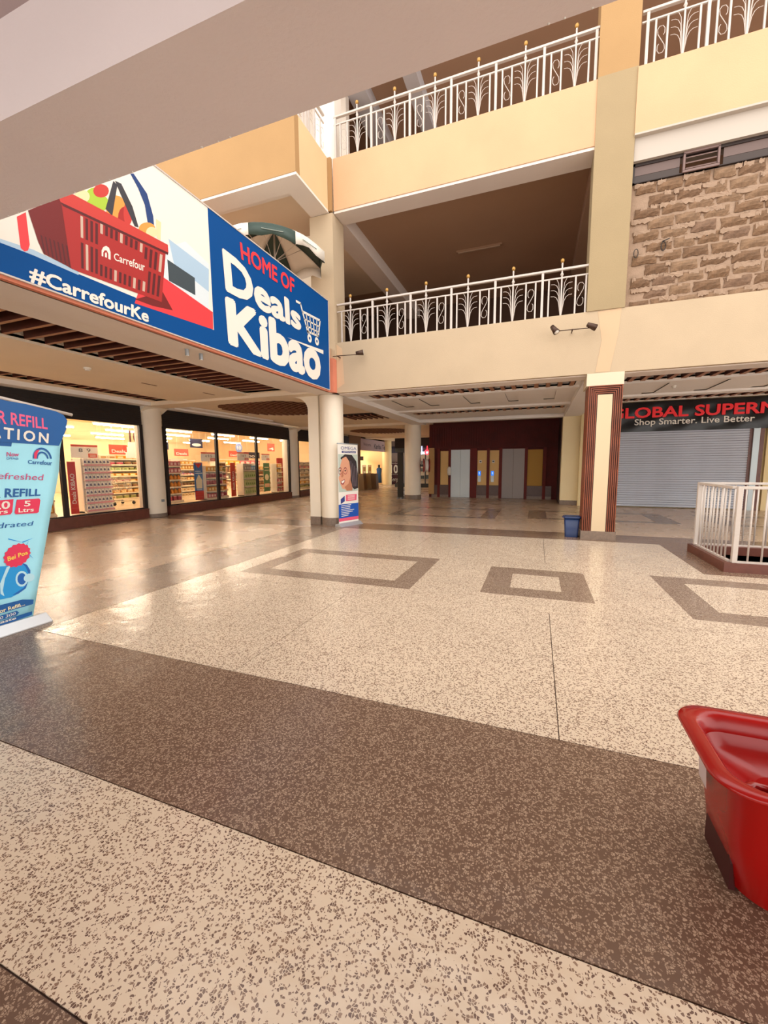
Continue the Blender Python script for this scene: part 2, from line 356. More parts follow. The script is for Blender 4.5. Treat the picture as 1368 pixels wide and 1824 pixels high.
st('wall_front', MB().poly([(.97, 8.897, 4.32), (1.36, 8.897, 4.34), (1.33, 8.897, 3.9), (1.22, 8.897, 3.22), (.98, 8.897, 3.22), (1.06, 8.897, 3.8)]).poly([(-4.49, 8.897, 3.3), (-4.3, 8.897, 3.4), (-4.35, 8.897, 4.2), (-4.49, 8.897, 4.3)]), mat('repaint_patch', '#cfb08e', .85), label='pinkish repainted patch below the khaki pillar')
# upper slabs and ceilings
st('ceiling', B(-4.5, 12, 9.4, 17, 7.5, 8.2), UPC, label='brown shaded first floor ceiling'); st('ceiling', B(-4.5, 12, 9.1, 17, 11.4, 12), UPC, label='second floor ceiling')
st('floor_upper', B(-4.5, 12, 9.4, 17, 3.6, 4.2), UPC)
st('beam', B(-4.95, -4.45, 9.4, 16, 7.16, 7.5), SOFFIT, label='beam under the first floor ceiling, behind the corner pillar')
st('beam', B(.8, 1.35, 9.4, 16, 7.16, 7.5), UPC); st('beam', B(-4.95, -4.45, 9.4, 16, 11.05, 11.4), mat('pale_beam', '#d5d5da', .8))
st('beam', B(-3.45, -3.1, 9.4, 16, 11.05, 11.4), mat('pale_beam', '#d5d5da', .8))
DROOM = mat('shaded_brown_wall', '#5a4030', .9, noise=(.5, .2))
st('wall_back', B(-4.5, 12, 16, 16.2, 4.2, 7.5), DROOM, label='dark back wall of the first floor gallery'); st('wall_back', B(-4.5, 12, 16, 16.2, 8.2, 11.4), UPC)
st('door_3', MB().box(-2.9, -1.4, 15.9, 16, 4.3, 6.4).box(-.4, .5, 15.9, 16, 4.3, 6.4), DARK)
o = thing('batten_light', 'unlit fluorescent batten under the first floor gallery ceiling', 'light')
ob('tube', B(-2.3, -1.15, 12.25, 12.29, 7.425, 7.455), mat('dim_tube', '#b59a80', .5), o); ob('housing', B(-2.35, -1.1, 12.24, 12.3, 7.455, 7.5), mat('batten_body', '#a58468', .6), o)
# pillars
def plinth(p, mb): return ob('plinth', mb, PLINTH, p)
p = thing('column', 'upper cream pillar in the corner between sign and first floor railing', 'column', (-4.8, 9.1, 4.34))
ob('shaft', MB().box(-.29, .298, -.26, .3, -.38, 2.8), CREAM, p)
ob('shaft', MB().box(-.2, .29, -.05, .3, 2.82, 8), mat('pale_column', '#f0e9dd', .6), p)
st('wall_corner', MB().box(-4.62, -4.5, 8.72, 8.9, 3.2, 3.96), SALMON, label='salmon painted strip between the sign and the cream fascia')
p = thing('column', 'slim cream pillar behind the umbrella', 'column', (-5.5, 9.6, 4.2)); ob('shaft', B(-.25, .12, -.1, .3, 0, 2.96), CREAM2, p)
p = thing('column', 'tall khaki pillar rising between railing and stone wall', 'column', (1.1, 9.1, 4.34))
ob('shaft', MB().box(-.32, .31, -.22, .3, -.0, 3.95), KHAKI, p); ob('shaft', B(-.32, .31, -.22, .3, 3.95, 9), PEACH_D, p, 'ochre painted upper length')
p = thing('column', 'round cream column beside the tall narrow banner', 'column', (-4.82, 9.2, 0))
ob('shaft', MB().cyl(.29, .2, 3.19, (0, 0), 40), CREAM2, p)
plinth(p, MB().cyl(.295, 0, .2, (0, 0), 40))
p = thing('column', 'flat cream pier with curved bracket, touching the round column', 'column', (-5.28, 9.2, 0))
pts = [(-.12, 0, .2), (.17, 0, .2), (.17, 0, 3.2), (-.55, 0, 3.2)]+[(-.55+.43*sin(a), 0, 2.87+.33*cos(a)) for a in [pi/2*k/8 for k in range(9)]]
ob('shaft', MB().prism(pts, (0, -.3, 0)), CREAM2, p, loc=(0, .15, 0)); plinth(p, B(-.125, .165, -.155, .155, 0, .2))
p = thing('column', 'round cream column far back, left of the lift lobby', 'column', (-5.13, 17.35, 0))
ob('shaft', MB().cyl(.36, .18, 3.2, (0, 0), 32), CREAM2, p); plinth(p, MB().cyl(.37, 0, .18, (0, 0), 32))
p = thing('column', 'square pale yellow pillar right of the lift lobby', 'column', (1.12, 16.5, 0))
ob('shaft', B(-.29, .29, -.25, .3, .16, 3.18), mat('yellow_plaster', '#f3e2b6', .8, noise=(1, .05)), p); plinth(p, B(-.3, .3, -.26, .3, 0, .16))
for y, lab in ((9.05, 'round white shop front column between the first two windows'), (16.5, 'round white shop front column between second and third window'), (1.5, 'round white shop front column behind the banner')):
    p = thing('column', lab, 'column', (-10.85, y, 0))
    ob('shaft', MB().cyl(.36, .1, 2.9, (0, 0), 32), CREAM2, p)
    ob('capital', MB().prism([(-.1, -.38, 2.9), (.42, -.38, 3.2), (-.1, -.38, 3.2)], (0, .76, 0)).cyl(.37, 2.85, 3.2, (0, 0), 32), CREAM2, p)
    plinth(p, MB().cyl(.365, 0, .1, (0, 0), 32))
    if y == 9.05: ob('socket_plate', MB().box(.355, .372, -.02, .08, .44, .52), STEEL, p)
p = thing('column', 'round ochre column at the far end beside the anniversary poster', 'column', (-10.6, 29.0, 0)); ob('shaft', MB().cyl(.35, 0, 3.3, (0, 0), 24), mat('yellow_plaster', '#e0c27e', .8), p)
# wood clad pillar
p = thing('column', 'square pillar clad in fluted red brown wood with a cream centre panel', 'column', (1.17, 8.9, 0))
ob('core', MB().box(-.27, .27, .03, .6, .16, 2.97).box(-.33, .3, -.005, .6, 2.97, 3.2), mat('panel_cream2', '#dccdb2', .7), p)
plinth(p, B(-.31, .31, -.02, .6, 0, .17))
ob('centre_panel', B(-.125, .125, .0, .03, .17, 2.8), mat('panel_cream', '#d9c3a0', .7), p)
for k in range(5):
    w0 = .29-k*.033; w1 = w0-.02; z1 = 2.97-k*.033; z0 = z1-.02
    ob('wood_moulding', MB().box(-w0, -w1, -.02+k*.003, .03, .17, z1).box(w1, w0, -.02+k*.003, .03, .17, z1).box(-w1, w1, -.02+k*.003, .03, z0, z1), WOOD, p, bevel=.005)
ob('wood_backing', MB().box(-.285, -.125, .012, .03, .17, 2.97).box(.125, .285, .012, .03, .17, 2.97).box(-.125, .125, .012, .03, 2.8, 2.97), mat('wood_groove_shade', '#3a150c', .5), p)  # darkened backing: shade between the flutes put into the colour
for sx in (-1, 1):
    for k in range(8): ob('wood_moulding', B(*sorted((sx*.27, sx*.292)), .02+k*.07, .075+k*.07, .17, 2.97), WOOD, p, bevel=.005)
# ================================================================== SHOP FRONT (left)
XW = -10.65
st('wall_left', MB().box(-11.05, XW+.02, -4, 1.2, 0, 3.3).box(-11.0, XW-.05, -4, 32, 2.7, 3.3), CREAM)
def shop_window(y0, y1, muls, n, lab):
    k = bpy.data.objects.new('window_%d' % n, None); COL.objects.link(k); k['kind'] = 'structure'; k['label'] = lab
    ob('window_sill', MB().box(-11.0, XW+.06, y0, y1, 0, .27).box(-11.02, XW+.075, y0, y1, .245, .28), BROWNK, k, bevel=.004)
    ob('shutter_box', MB().box(-10.95, XW, y0, y1, 2.69, 3.2), DARK, k)
    zz = 2.72
    while zz < 3.15: ob('shutter_slat', B(XW, XW+.012, y0, y1, zz, zz+.035), DARK, k); zz += .055
    ed = [y0]+muls+[y1]
    mb = MB().box(XW-.06, XW-.0, y0, y1, .28, .31).box(XW-.06, XW, y0, y1, 2.66, 2.69)
    ob('window_frame', mb, DARK, k)
    for y in [y0+.03]+muls+[y1-.03]: ob('mullion', B(XW-.07, XW+.01, y-.05, y+.05, .28, 2.69), DARK, k)
    for a, b in zip(ed, ed[1:]): ob('pane', B(XW-.035, XW-.027, a+.05, b-.05, .31, 2.66), GLASS, k)
    return k
shop_window(1.8, 8.68, [4.3, 6.5], 1, 'shop window nearest the blue banner with dark frame above a brown sill')
shop_window(9.42, 16.15, [11.6, 13.8], 2, 'long shop window of three panes between the two white columns')
shop_window(16.85, 22.5, [19.5], 3, 'far shop window seen left of the round column')
st('wall_left', B(-11.0, XW, 22.5, 24.2, 0, 3.3), mat('dim_wall', '#8a6a4c', .8))
# shop interior
IN = mat('shop_wall', '#e8cfa6', .8); INC = mat('shop_ceiling', '#e8caa0', .8, noise=(.4, .1)); SHF = mat('shelf_white', '#efe3cd', .5)
st('floor_shop', B(-23, -11.0, -2, 24, 0, .22), mat('shop_tiles', '#e3cba6', .25), label='pale tiled floor inside the shop')
st('wall_shop', MB().box(-23.1, -23, -2, 24, .2, 3.9).box(-23, -11, -2.1, -2, .2, 3.9).box(-23, -11, 24, 24.1, .2, 3.9), IN)
st('ceiling', B(-23, -10.95, -2, 24, 3.9, 4.0), INC, label='warm lit ceiling inside the shop')
st('wall_shop', B(-11.0, -10.95, -2, 24, 3.2, 3.9), IN)
TUBE = mat('tube_emit', (1, .87, .68, 1), emit=55)
BODY = mat('batten_white', '#f0e6d0', .5)
tm = MB().tube([(0, -.75, 0), (0, .75, 0)], .025, 8).mesh('tube', [TUBE]); bm_ = B(-.06, .06, -.78, .78, .03, .08).mesh('housing', [BODY]); rm = MB().box(-.004, .004, -.5, -.49, .08, .85).box(-.004, .004, .49, .5, .08, .85).mesh('hanger', [BODY])
first = None
for ix, x in enumerate((-12.6, -14.4, -16.4, -18.6, -21)):
    for iy in range(8):
        y = 1.5+iy*2.75+(ix % 2)*.9
        if first is None:
            t = thing('batten_light', 'glowing strip lamp, first row behind the shop windows, first from the banner end', 'light', (x, y, 2.98), 0, 'strip lamps inside the supermarket')
            ob('tube', tm, None, t); ob('housing', bm_, None, t); ob('hanger', rm, None, t); first = t
        else: dup(first, (x, y, 2.98), label=f'glowing strip lamp, {ORD[ix]} row behind the shop windows, {ORD[iy]} from the banner end')
# product meshes
def pm(name, mb, mats): return mb.mesh(name, mats)
def carton(c1, c2): return MB().box(-.5, .5, -.5, .5, 0, 1).box(.501, .505, -.35, .35, .25, .75, 1).mesh('carton', [c1, c2])
def packet(c1, c2):
    mb = MB(); n = 8; prof = [(.35, 0), (.5, .1), (.5, .8), (.12, 1)]; vs = []
    for r, z in prof: vs += [(-r, -.5, z), (r, -.5, z), (r, .5, z), (-r, .5, z)]
    fs = [(4*i+j, 4*i+(j+1) % 4, 4*i+4+(j+1) % 4, 4*i+4+j) for i in range(3) for j in range(4)]+[(0, 1, 2, 3), (12, 13, 14, 15)]
    mb.add(vs, fs, 0); mb.add([(.51, -.36, .25), (.51, .36, .25), (.51, .1, .62), (.51, -.3, .55)], [(0, 1, 2, 3)], 1)
    return mb.mesh('packet', [c1, c2])
def bottle(c1, c2): return MB().lathe([(0, 0), (.45, 0), (.5, .05), (.5, .62), (.2, .8), (.18, .88)], 10, mi=0).lathe([(.2, .88), (.2, 1), (0, 1)], 10, mi=1).mesh('bottle', [c1, c2])
def jar(c1, c2): return MB().lathe([(0, 0), (.48, 0), (.5, .05), (.5, .75), (.4, .82)], 10).lathe([(.46, .82), (.46, 1), (0, 1)], 10, mi=1).mesh('jar', [c1, c2])
pc = lambda h: mat('pack'+h, h, .5)
K = {'white': packet(pc('#f2ece0'), pc('#5a5a78')), 'orange': bottle(pc('#e08a1c'), pc('#b04a10')), 'amber': carton(pc('#e0a030'), pc('#f5e3b0')), 'pink': carton(pc('#cf6a70'), pc('#f0d0c8')),
     'crimson': jar(pc('#a83848'), pc('#f0c0b8')), 'cream': carton(pc('#e6d3b0'), pc('#a88048')), 'brown': jar(pc('#8a5a34'), pc('#d8c080')), 'green': packet(pc('#c8d090'), pc('#7a9a48')),
     'gold': carton(pc('#d08a28'), pc('#f0d898')), 'olive': jar(pc('#9a9a48'), pc('#e8e0b0')), 'grey': carton(pc('#8a8078'), pc('#d8d0c0')), 'blue': carton(pc('#3c9ac8'), pc('#e8f0f0'))}
PN = {'white': 'packet', 'orange': 'bottle', 'amber': 'carton', 'pink': 'carton', 'crimson': 'jar', 'cream': 'carton', 'brown': 'jar', 'green': 'packet', 'gold': 'carton', 'olive': 'jar', 'grey': 'carton', 'blue': 'carton'}
NPROD = [0]
def gondola(label, x, y0, y1, zt, rows, where, depth=.4, bulge=0, end=None, tilt=0, z0=.24, rz=0):
    """shelf unit facing +x; rows: list of (kind, count, fill height) from the bottom"""
    g = thing('shelf_unit', label, 'shelf', (x, y0, .22), rz)
    L = y1-y0; n = len(rows); H = zt-z0; dz = H/n
    ob('back_panel', B(-.03, 0, 0, L, 0, zt-.22), SHF, g)
    for yy in (0, L-.03): ob('side_panel', B(0, depth*.8, yy, yy+.03, 0, zt-.22), SHF, g)
    sm = MB().box(0, depth, .03, L-.03, 0, .02).box(depth, depth+.01, .03, L-.03, -.015, .035, 1)
    sm = sm.mesh('shelf', [SHF, mat('price_strip'+('r' if 'white packets' in label else 'w'), '#dc9aa0' if 'white packets' in label else '#f0dfc0', .5)])
    ob('base', B(0, depth, 0, L, 0, .04), SHF, g)
    for k in range(n):
        s = ob('shelf', sm, None, g, loc=(0, 0, .05+k*dz))
    ob('top_rail', B(0, .05, 0, L, zt-.25, zt-.22), SHF, g)
    c, s_ = cos(rz), sin(rz)
    for k, (kind, cnt, fh) in enumerate(rows):
        kinds = kind.split('/')
        for j in range(cnt):
            kk = kinds[j*len(kinds)//cnt]; me = K[kk]
            w = (L-.08)/cnt; yy = .04+w*(j+.5); h = min(dz*fh*random.uniform(.92, 1.0), dz-.025)
            lx = depth-.09; o = bpy.data.objects.new(PN[kk], me); COL.objects.link(o)
            o.location = (x+lx*c-yy*s_, y0+lx*s_+yy*c, .22+.0705+k*dz); o.scale = (min(.16, w*.9), w*.86, h); o.rotation_euler.z = rz
            tag(o, f'{ORD[j]} pack from left on the {"top" if k == n-1 else "bottom" if k == 0 else ORD[n-1-k]+" highest"} shelf, {kk} {PN[kk]}, {where}', PN[kk], f'{kk} {PN[kk]}s {where}'); NPROD[0] += 1
    return g
gondola('shelf display of white packets behind the first window', -12.1, 7.62, 8.45, 1.72, [('white', 7, .9)]*7, 'beside red panel', .45)
gondola('long shelf unit behind the trolley, in the first window', -15.2, 9.9, 12.6, 1.95, [('cream/olive/brown', 9, .6), ('gold', 10, .6), ('brown', 10, .55), ('pink/gold', 9, .4), ('amber', 9, .5), ('green/olive', 9, .6), ('crimson/brown', 8, .5), ('cream/amber/brown', 8, .6)], 'behind the trolley')
gondola('shelf unit cut off by the blue banner', -12.1, 5.6, 6.9, 1.6, [('gold', 4, .7)]*4, 'beside window post')
gondola('narrow orange bottle rack right behind the shop front column', -12.3, 10.35, 11.2, 1.7, [('crimson', 4, .75), ('orange', 5, .8), ('orange', 5, .8), ('orange', 5, .8), ('pink', 5, .7), ('pink', 5, .7)], 'by the round column', .4)
gondola('white shelf unit with tins behind the second window', -13.7, 12.05, 13.3, 1.75, [('cream', 7, .6), ('cream', 6, .55), ('brown', 7, .55), ('cream/gold', 7, .6), ('pink', 7, .3), ('amber/gold', 8, .8), ('amber', 6, .5)], 'before blue advert')
gondola('rack of pink and amber packs beside the blue advert panel', -12.0, 12.05, 12.95, 1.5, [('pink', 6, .7), ('gold', 5, .7), ('crimson', 6, .7), ('crimson', 6, .7), ('amber', 5, .8)], 'past blue advert')
gondola('shelf unit of mixed jars left of the tall red panel', -12.3, 13.0, 13.5, 1.68, [('crimson', 3, .7), ('orange', 5, .7), ('gold', 5, .7), ('pink', 5, .6), ('olive', 5, .7), ('brown', 5, .6)], 'before red panel')
gondola('rack of green and white bags in the middle pane', -11.9, 14.05, 14.95, 1.6, [('green', 6, .85), ('green', 6, .85), ('green', 6, .85), ('grey/blue', 6, .6)], 'past red panel')
gondola('rack of pink packs beside the green advert panel', -11.8, 16.25, 16.65, 1.6, [('pink', 2, .6), ('crimson', 2, .6), ('pink', 2, .6), ('cream', 2, .6), ('amber', 2, .6), ('gold', 2, .7)], 'by green advert')
gondola('low shelf unit in the gap beyond the bag rack', -13.4, 16.4, 18.2, 1.5, [('cream', 7, .6), ('brown', 7, .5), ('cream', 7, .5), ('brown/olive', 7, .7), ('amber', 6, .6)], 'beyond bag rack')
gondola('far shelf unit seen through the third window', -12.6, 19.4, 22.4, 1.7, [('olive/grey', 6, .6), ('amber/cream', 6, .7), ('grey', 6, .5), ('cream/grey', 6, .6), ('grey', 6, .7), ('pink/grey', 6, .7), ('grey', 6, .6)], 'third window')
# more gondolas deeper in (rows going back)
for k, (x, y0, y1) in enumerate(((-17.5, 5, 8.5), (-18.5, 14, 17.5), (-17.5, 18.5, 22.5))):
    gondola(('deep shelf row behind the packet display', 'deep shelf row behind the blue advert panel', 'deep shelf row at the far end of the shop')[k], x, y0, y1, 1.9, [('cream/amber', 8, .7), ('grey/gold', 8, .7), ('brown/cream', 8, .7), ('amber/pink', 8, .7)], ('packet display background', 'blue advert background', 'far shop background')[k])
RP = mat('panel_red', '#c8281e', .5); NAVY = mat('navy', '#2c2c48', .6); PRW = mat('price_white', '#f6f2ea', .5)
def side_panel_yz(name, label, x, y0, y1, z0, z1, base, extra=None):
    t = thing(name, label, 'panel', (x, y0, .22)); ob('board', B(-.02, 0, 0, y1-y0, z0-.22, z1-.22), base, t, bevel=.003)
    return t
t = side_panel_yz('advert_panel', 'tall red side panel lettered Deals KIBAO by the white packets', -11.62, 7.2, 7.4, .24, 1.64, RP)
def yz(x, y0, y1, z0, z1): return ((x, y0, z0), (x, y1, z0), (x, y0, z1), (x, y1, z1))
def vert(x, y0, y1, z0, z1): return ((x, y1, z0), (x, y1, z1), (x, y0, z0), (x, y0, z1))
ob('lettering', text_quad(MB(), 'Deals KIBAO', vert(.004, .04, .15, .3, 1.1), bold=.01), PURE, t)
t = side_panel_yz('advert_panel', 'tall red panel lettered Deals KIBAO in the middle pane', -11.8, 13.55, 13.83, .24, 1.63, RP); ob('lettering', text_quad(MB(), 'Deals KIBAO', vert(.004, .08, .2, .3, 1.05), bold=.01), PURE, t)
t = side_panel_yz('advert_panel', 'blue toothpaste style advert panel with red foot', -11.8, 11.64, 12.04, .24, 1.63, mat('adv_blue', '#3a72b0', .5))
ob('print', MB().box(0, .003, 0, .4, .02, .36).box(.003, .004, .07, .33, .4, .42, 1).poly([(.004, .06, .45), (.004, .34, .45), (.004, .36, .75), (.004, .2, .98), (.004, .05, .75)], 2).poly([(.004, .03, 1.38), (.004, .37, 1.38), (.004, .2, 1.2)], 0).box(.003, .004, .03, .37, 1.0, 1.03, 1).box(.003, .004, .03, .3, 1.08, 1.1, 1), [RP, PURE, mat('adv_cream', '#e8d8b0', .5)], t)
t = side_panel_yz('advert_panel', 'green advert panel with a round picture', -11.8, 15.72, 16.16, .3, 1.62, mat('adv_green', '#3e7a4a', .5))
ob('print', MB().poly([(.002, .22+.15*cos(a*pi/8), .75+.15*sin(a*pi/8)) for a in range(16)]).box(0, .003, .06, .38, 1.18, 1.22).box(0, .003, .06, .38, 1.05, 1.08).box(0, .003, .05, .4, .28, .45, 1).box(0, .003, .05, .35, .08, .1), [mat('adv_cream', '#e8d8b0', .5), mat('adv_pink', '#d8a888', .5)], t)
t = side_panel_yz('advert_panel', 'tall plain red box column in the right pane', -11.7, 16.66, 17.2, .24, 1.86, RP); ob('side', B(-.4, -.02, .54-.05, .54, .02, 1.64), mat('panel_red_dark', '#8a1208', .5), t)
def price(label, x, y0, y1, z0, z1, txt, tail=True):
    t = thing('price_board', label, 'sign', (x, y0, z0)); L = y1-y0; H = z1-z0
    ob('board', MB().box(-.01, 0, 0, L, 0, H*.82), PRW, t); ob('header', B(-.012, .004, L*.02, L, H*.84, H), mat('soft_red', '#d85a50', .5), t)
    ob('lettering', text_quad(MB(), txt, yz(.004, L*.28, L*.72, H*.44, H*.72), spacing=1.1), mat('price_ink', '#3c3c44', .5), t)
    ob('badge', MB().box(0, .003, L*.62, L*.96, .03*H, .34*H).box(.003, .005, L*.68, L*.9, .2*H, .24*H, 1).box(.003, .005, L*.68, L*.9, .1*H, .14*H, 1), [mat('soft_red', '#d85a50', .5), PURE], t)
    ob('post', B(-.02, -.01, L*.48, L*.52, -.1, .02), BODY, t)
price('price board reading 8 9 above the white packets', -12.0, 7.56, 8.3, 1.75, 2.12, '8 9')
price('price board reading 4 9 5 above the blue advert panel', -11.8, 12.0, 12.75, 1.68, 2.02, '4 9 5')
price('price board reading 7 8 9 in the middle pane', -11.9, 14.1, 14.85, 1.72, 2.08, '7 8 9')
price('price board reading 1 9 5 in the right pane', -11.8, 15.6, 16.2, 1.74, 2.04, '1 9 5')
t = thing('hanging_sign', 'round blue and white sign hanging in the middle pane', 'sign', (-12.95, 15.5, 2.32)); ob('disc', MB().prism([(0, .22*cos(a*pi/12), .22*sin(a*pi/12)) for a in range(24)], (-.02, 0, 0)), mat('disc_blue', '#8898c8', .5), t)
ob('lettering', text_quad(MB(), '10', yz(.004, -.13, .13, -.08, .08), bold=.02), PURE, t); ob('hanger', B(-.012, -.008, -.005, .005, .2, 1.5), BODY, t)
def deals(label, x, y0, y1, z0, z1, txt, m, side=None):
    t = thing('hanging_sign', label, 'sign', (x, y0, z0)); L = y1-y0; H = z1-z0
    ob('board', B(-.02, 0, 0, L, 0, H), m, t); ob('lettering', text_quad(MB(), txt, yz(.004, L*.12, L*.88, H*.15, H*.5), bold=.02), PURE, t); ob('hanger', MB().box(-.012, -.008, L*.2, L*.21, H, 3.9-z0).box(-.012, -.008, L*.8, L*.81, H, 3.9-z0), BODY, t)
SR = mat('deals_red', '#e2503c', .5)
deals('red Deals sign right of the 8 9 price board', -14.5, 10.45, 11.15, 1.95, 2.3, 'Deals', SR)
deals('navy category sign ending in ug', -14.55, 11.2, 11.7, 1.95, 2.25, 'ug', NAVY)
deals('red Deals sign by the first shop column', -15.6, 14.3, 15.1, 1.98, 2.3, 'Deals', SR)
deals('plain navy hanging board in the left pane of the second window', -13.2, 12.9, 13.55, 2.25, 2.62, ' .', NAVY)
deals('navy hanging board right of the 10 numeral', -14.6, 12.5, 13.1, 2.2, 2.5, ' .', NAVY)
deals('red Deals sign in the middle pane', -14.5, 16.6, 17.3, 1.95, 2.25, 'Deals', SR)
deals('long navy wall sign behind the middle pane', -18, 22, 23.6, 2.0, 2.4, 'FOOD', NAVY)
deals('red hanging sign near the right end of the second window', -13.2, 18.0, 18.6, 2.25, 2.65, '4', SR)
t = thing('numeral_sign', 'numeral 10 standing on a stacked white anniversary shape', 'sign', (-13.4, 10.35, 1.9))
ob('numeral', text_quad(MB(), '10', yz(0, .05, .42, .45, .85), bold=.02, depth=(.02, 0, 0)), mat('numeral_brown', '#6a3c34', .5), t); ob('stand', MB().box(-.03, 0, .02, .45, .28, .45).box(-.03, 0, -.04, .5, .1, .28).box(-.03, 0, -.1, .56, -.1, .1), PRW, t)
# trolley
t = thing('shopping_trolley', 'wire shopping trolley with a red flap in the first window', 'trolley', (-13.2, 9.25, .22))
mb = MB()
for k in range(9):
    z = .45+.42*k/8; mb.tube([(.25, 0, z), (.25+.0, .75, z+.06), (-.25, .75, z+.06), (-.25, 0, z), (.25, 0, z)], .006, 4)
for k in range(12): mb.tube([(.25, .75*k/11, .45), (.25, .75*k/11, .9)], .006, 4); mb.tube([(-.25, .75*k/11, .45), (-.25, .75*k/11, .9)], .006, 4)
CH_ = mat('chrome', '#c0b8a8', .25, .8)
ob('basket', mb, CH_, t); ob('flap', B(-.2, .2, -.02, 0, .55, .85), RP, t); ob('handle', MB().tube([(-.28, -.08, .95), (.28, -.08, .95)], .018), mat('price_white', '#ece4d6'), t)
ob('chassis', MB().tube([(.25, 0, .45), (.27, .1, .12), (.27, .8, .12)], .014).tube([(-.25, 0, .45), (-.27, .1, .12), (-.27, .8, .12)], .014).tube([(.27, .5, .12), (-.27, .5, .12)], .01), CH_, t)
for x in (-.27, .27):
    for y in (.1, .78): ob('wheel', MB().lathe([(0, -.015), (.055, -.015), (.055, .015), (0, .015)], 12), BLACK, t, loc=(x, y, .056)).rotation_euler = (0, pi/2, 0)
# ================================================================== LIFT LOBBY
YL = 18.5
st('wall_lobby', MB().box(-4.68, 1.6, YL, YL+.3, 0, 3.6), DWOOD, label='dark red panelled lift wall')
st('wall_lobby', MB().box(.8, 1.6, 16.8, YL, 0, 3.6), mat('lobby_side', '#2a0c0a', .6)); st('wall_lobby', MB().box(-4.68, -4.42, YL-.1, YL, .15, 2.25).box(-4.68, -4.5, YL+.3, 30, 0, 3.6), mat('side_tan', '#b8915f', .8))
st('ceiling', B(-4.9, 1.6, 16.6, YL+.3, 3.4, 3.6), mat('lobby_ceiling', '#2a0c0a', .7))
LW = thing('wall_panelling', 'dark red wooden cladding with ribbed top around the lifts', 'panelling')
x = -4.6
while x < .7: ob('slat', B(x, x+.07, YL-.02, YL, 2.3, 3.15), DWOOD, LW); x += .11
mb = MB()
for x0, x1 in ((-4.28, -4.16), (-3.76, -3.66), (-2.8, -2.5), (-2.07, -1.95), (-1.55, -1.42), (-.5, -.38), (.24, .36)): ob('pilaster', B(x0, x1, YL-.06, YL, 0, 2.3), mat('panel_maroon', '#6a170e', .7, noise=(4, .2)), LW)
ob('top_rail', B(-4.5, .5, YL-.07, YL, 2.2, 2.3), DWOOD, LW)
for x0, x1 in ((-4.55, -3.76), (-2.5, -1.55), (-.38, .6)): ob('stone_base', MB().box(x0, x1, YL-.05, YL-.001, .12, .56), mat('brown_marble', '#5a4038', .4, noise=(6, .2)), LW); ob('skirting', B(x0, x1, YL-.045, YL-.001, 0, .12), PLINTH, LW)
YP = mat('yellow_panel', '#e0b877', .6); YP2 = mat('mustard_panel', '#b88a30', .6)
for x0, x1, m_, l in ((-4.14, -3.78, YP, None), (-2.48, -2.07, YP, None), (-1.95, -1.55, YP, None), (-.38, .22, YP2, 'mustard yellow panel')): ob('inset_panel', B(x0, x1, YL-.03, YL-.001, .57, 2.1), m_, LW, l)
def lift(n, x0, x1, lab):
    k = bpy.data.objects.new('door_%d' % n, None); COL.objects.link(k); k['kind'] = 'structure'; k['label'] = lab
    c = (x0+x1)/2
    for a, b in ((x0, c-.004), (c+.004, x1)): ob('door_leaf', B(a, b, YL-.035, YL-.001, .01, 2.15), mat('grey_steel', '#8f8683', .45, .25) if n == 2 else mat('bright_steel', '#d3dfe5', .4, .1), k)
    return k
lift(1, -3.66, -2.8, 'left lift door of pale brushed steel'); lift(2, -1.42, -.5, 'right lift door of grey brushed steel')
for x0, lab in ((-2.44, 'blue lit lift call panel left of the pair'), (-1.88, 'blue lit lift call panel nearer the right lift door')):
    t = thing('call_panel', lab, 'panel', (x0, YL-.03, 1.0)); ob('plate', B(0, .12, -.02, 0, -.28, .2), STEEL, t)
    ob('screen', B(.0, .12, -.03, -.02, .0, .2), mat('blue_screen', '#1a6ad8', emit=.9), t); ob('lettering', text_quad(MB(), 'G', ((.04, -.032, .06), (.085, -.032, .06), (.04, -.032, .15), (.085, -.032, .15))), mat('screen_white', '#cfe4ff', emit=1), t)
for x0, lab in ((-2.35, 'small white notice above the left call panel'), (-1.8, 'small white notice above the right call panel')):
    ob('notice', MB().box(x0-.05, x0+.06, YL-.04, YL-.03, 1.55, 1.68).box(x0-.03, x0+.04, YL-.042, YL-.04, 1.59, 1.64, 1), [PURE, mat('price_ink', '#3c3c44')], None, lab, 'notice')
t = thing('wall_extinguisher', 'white oval bracket cover beside the left lift door', 'extinguisher', (-3.72, YL-.1, 1.0)); ob('body', MB().lathe([(0, 0), (.07, .02), (.09, .1), (.09, .3), (.05, .38), (0, .4)], 16), PURE, t); ob('valve', MB().cyl(.02, -.1, .02, (0, 0), 8), BLACK, t); ob('bracket', B(-.03, .03, .05, .1, .1, .16), BLACK, t)
# ================================================================== SHUTTER SHOP (right)
YS = 16.0
st('wall_right_shop', MB().box(1.4, 2.6, YS, YS+.3, 0, 3.6).box(6.6, 12, YS, YS+.3, 0, 3.6).box(2.6, 6.6, YS+.1, YS+.3, 0, 3.6), mat('pale_wall', '#e6d2a0', .8))
k = bpy.data.objects.new('door_4', None); COL.objects.link(k); k['kind'] = 'structure'; k['label'] = 'rolled down grey steel shutter'
sm = MB().prism([(0, 0, 0), (0, -.012, .015), (0, -.02, .04), (0, -.012, .062), (0, 0, .07)], (3.6, 0, 0)).box(0, 3.6, -.001, .01, .07, .077, 1).mesh('shutter_slat', [SHUT, mat('groove', '#3c3c44', .6)])
z = .03
while z < 2.52: ob('shutter_slat', sm, None, k, loc=(2.6, YS-.03, z)); z += .077
ob('guide_rail', B(6.22, 6.38, YS-.1, YS, 0, 2.55), mat('galvanised', '#b8c4c8', .4, .4), k); ob('jamb', MB().box(6.38, 6.5, YS-.06, YS, 0, 2.55).box(6.14, 6.22, YS-.05, YS, 0, 2.55), BROWNK, k)
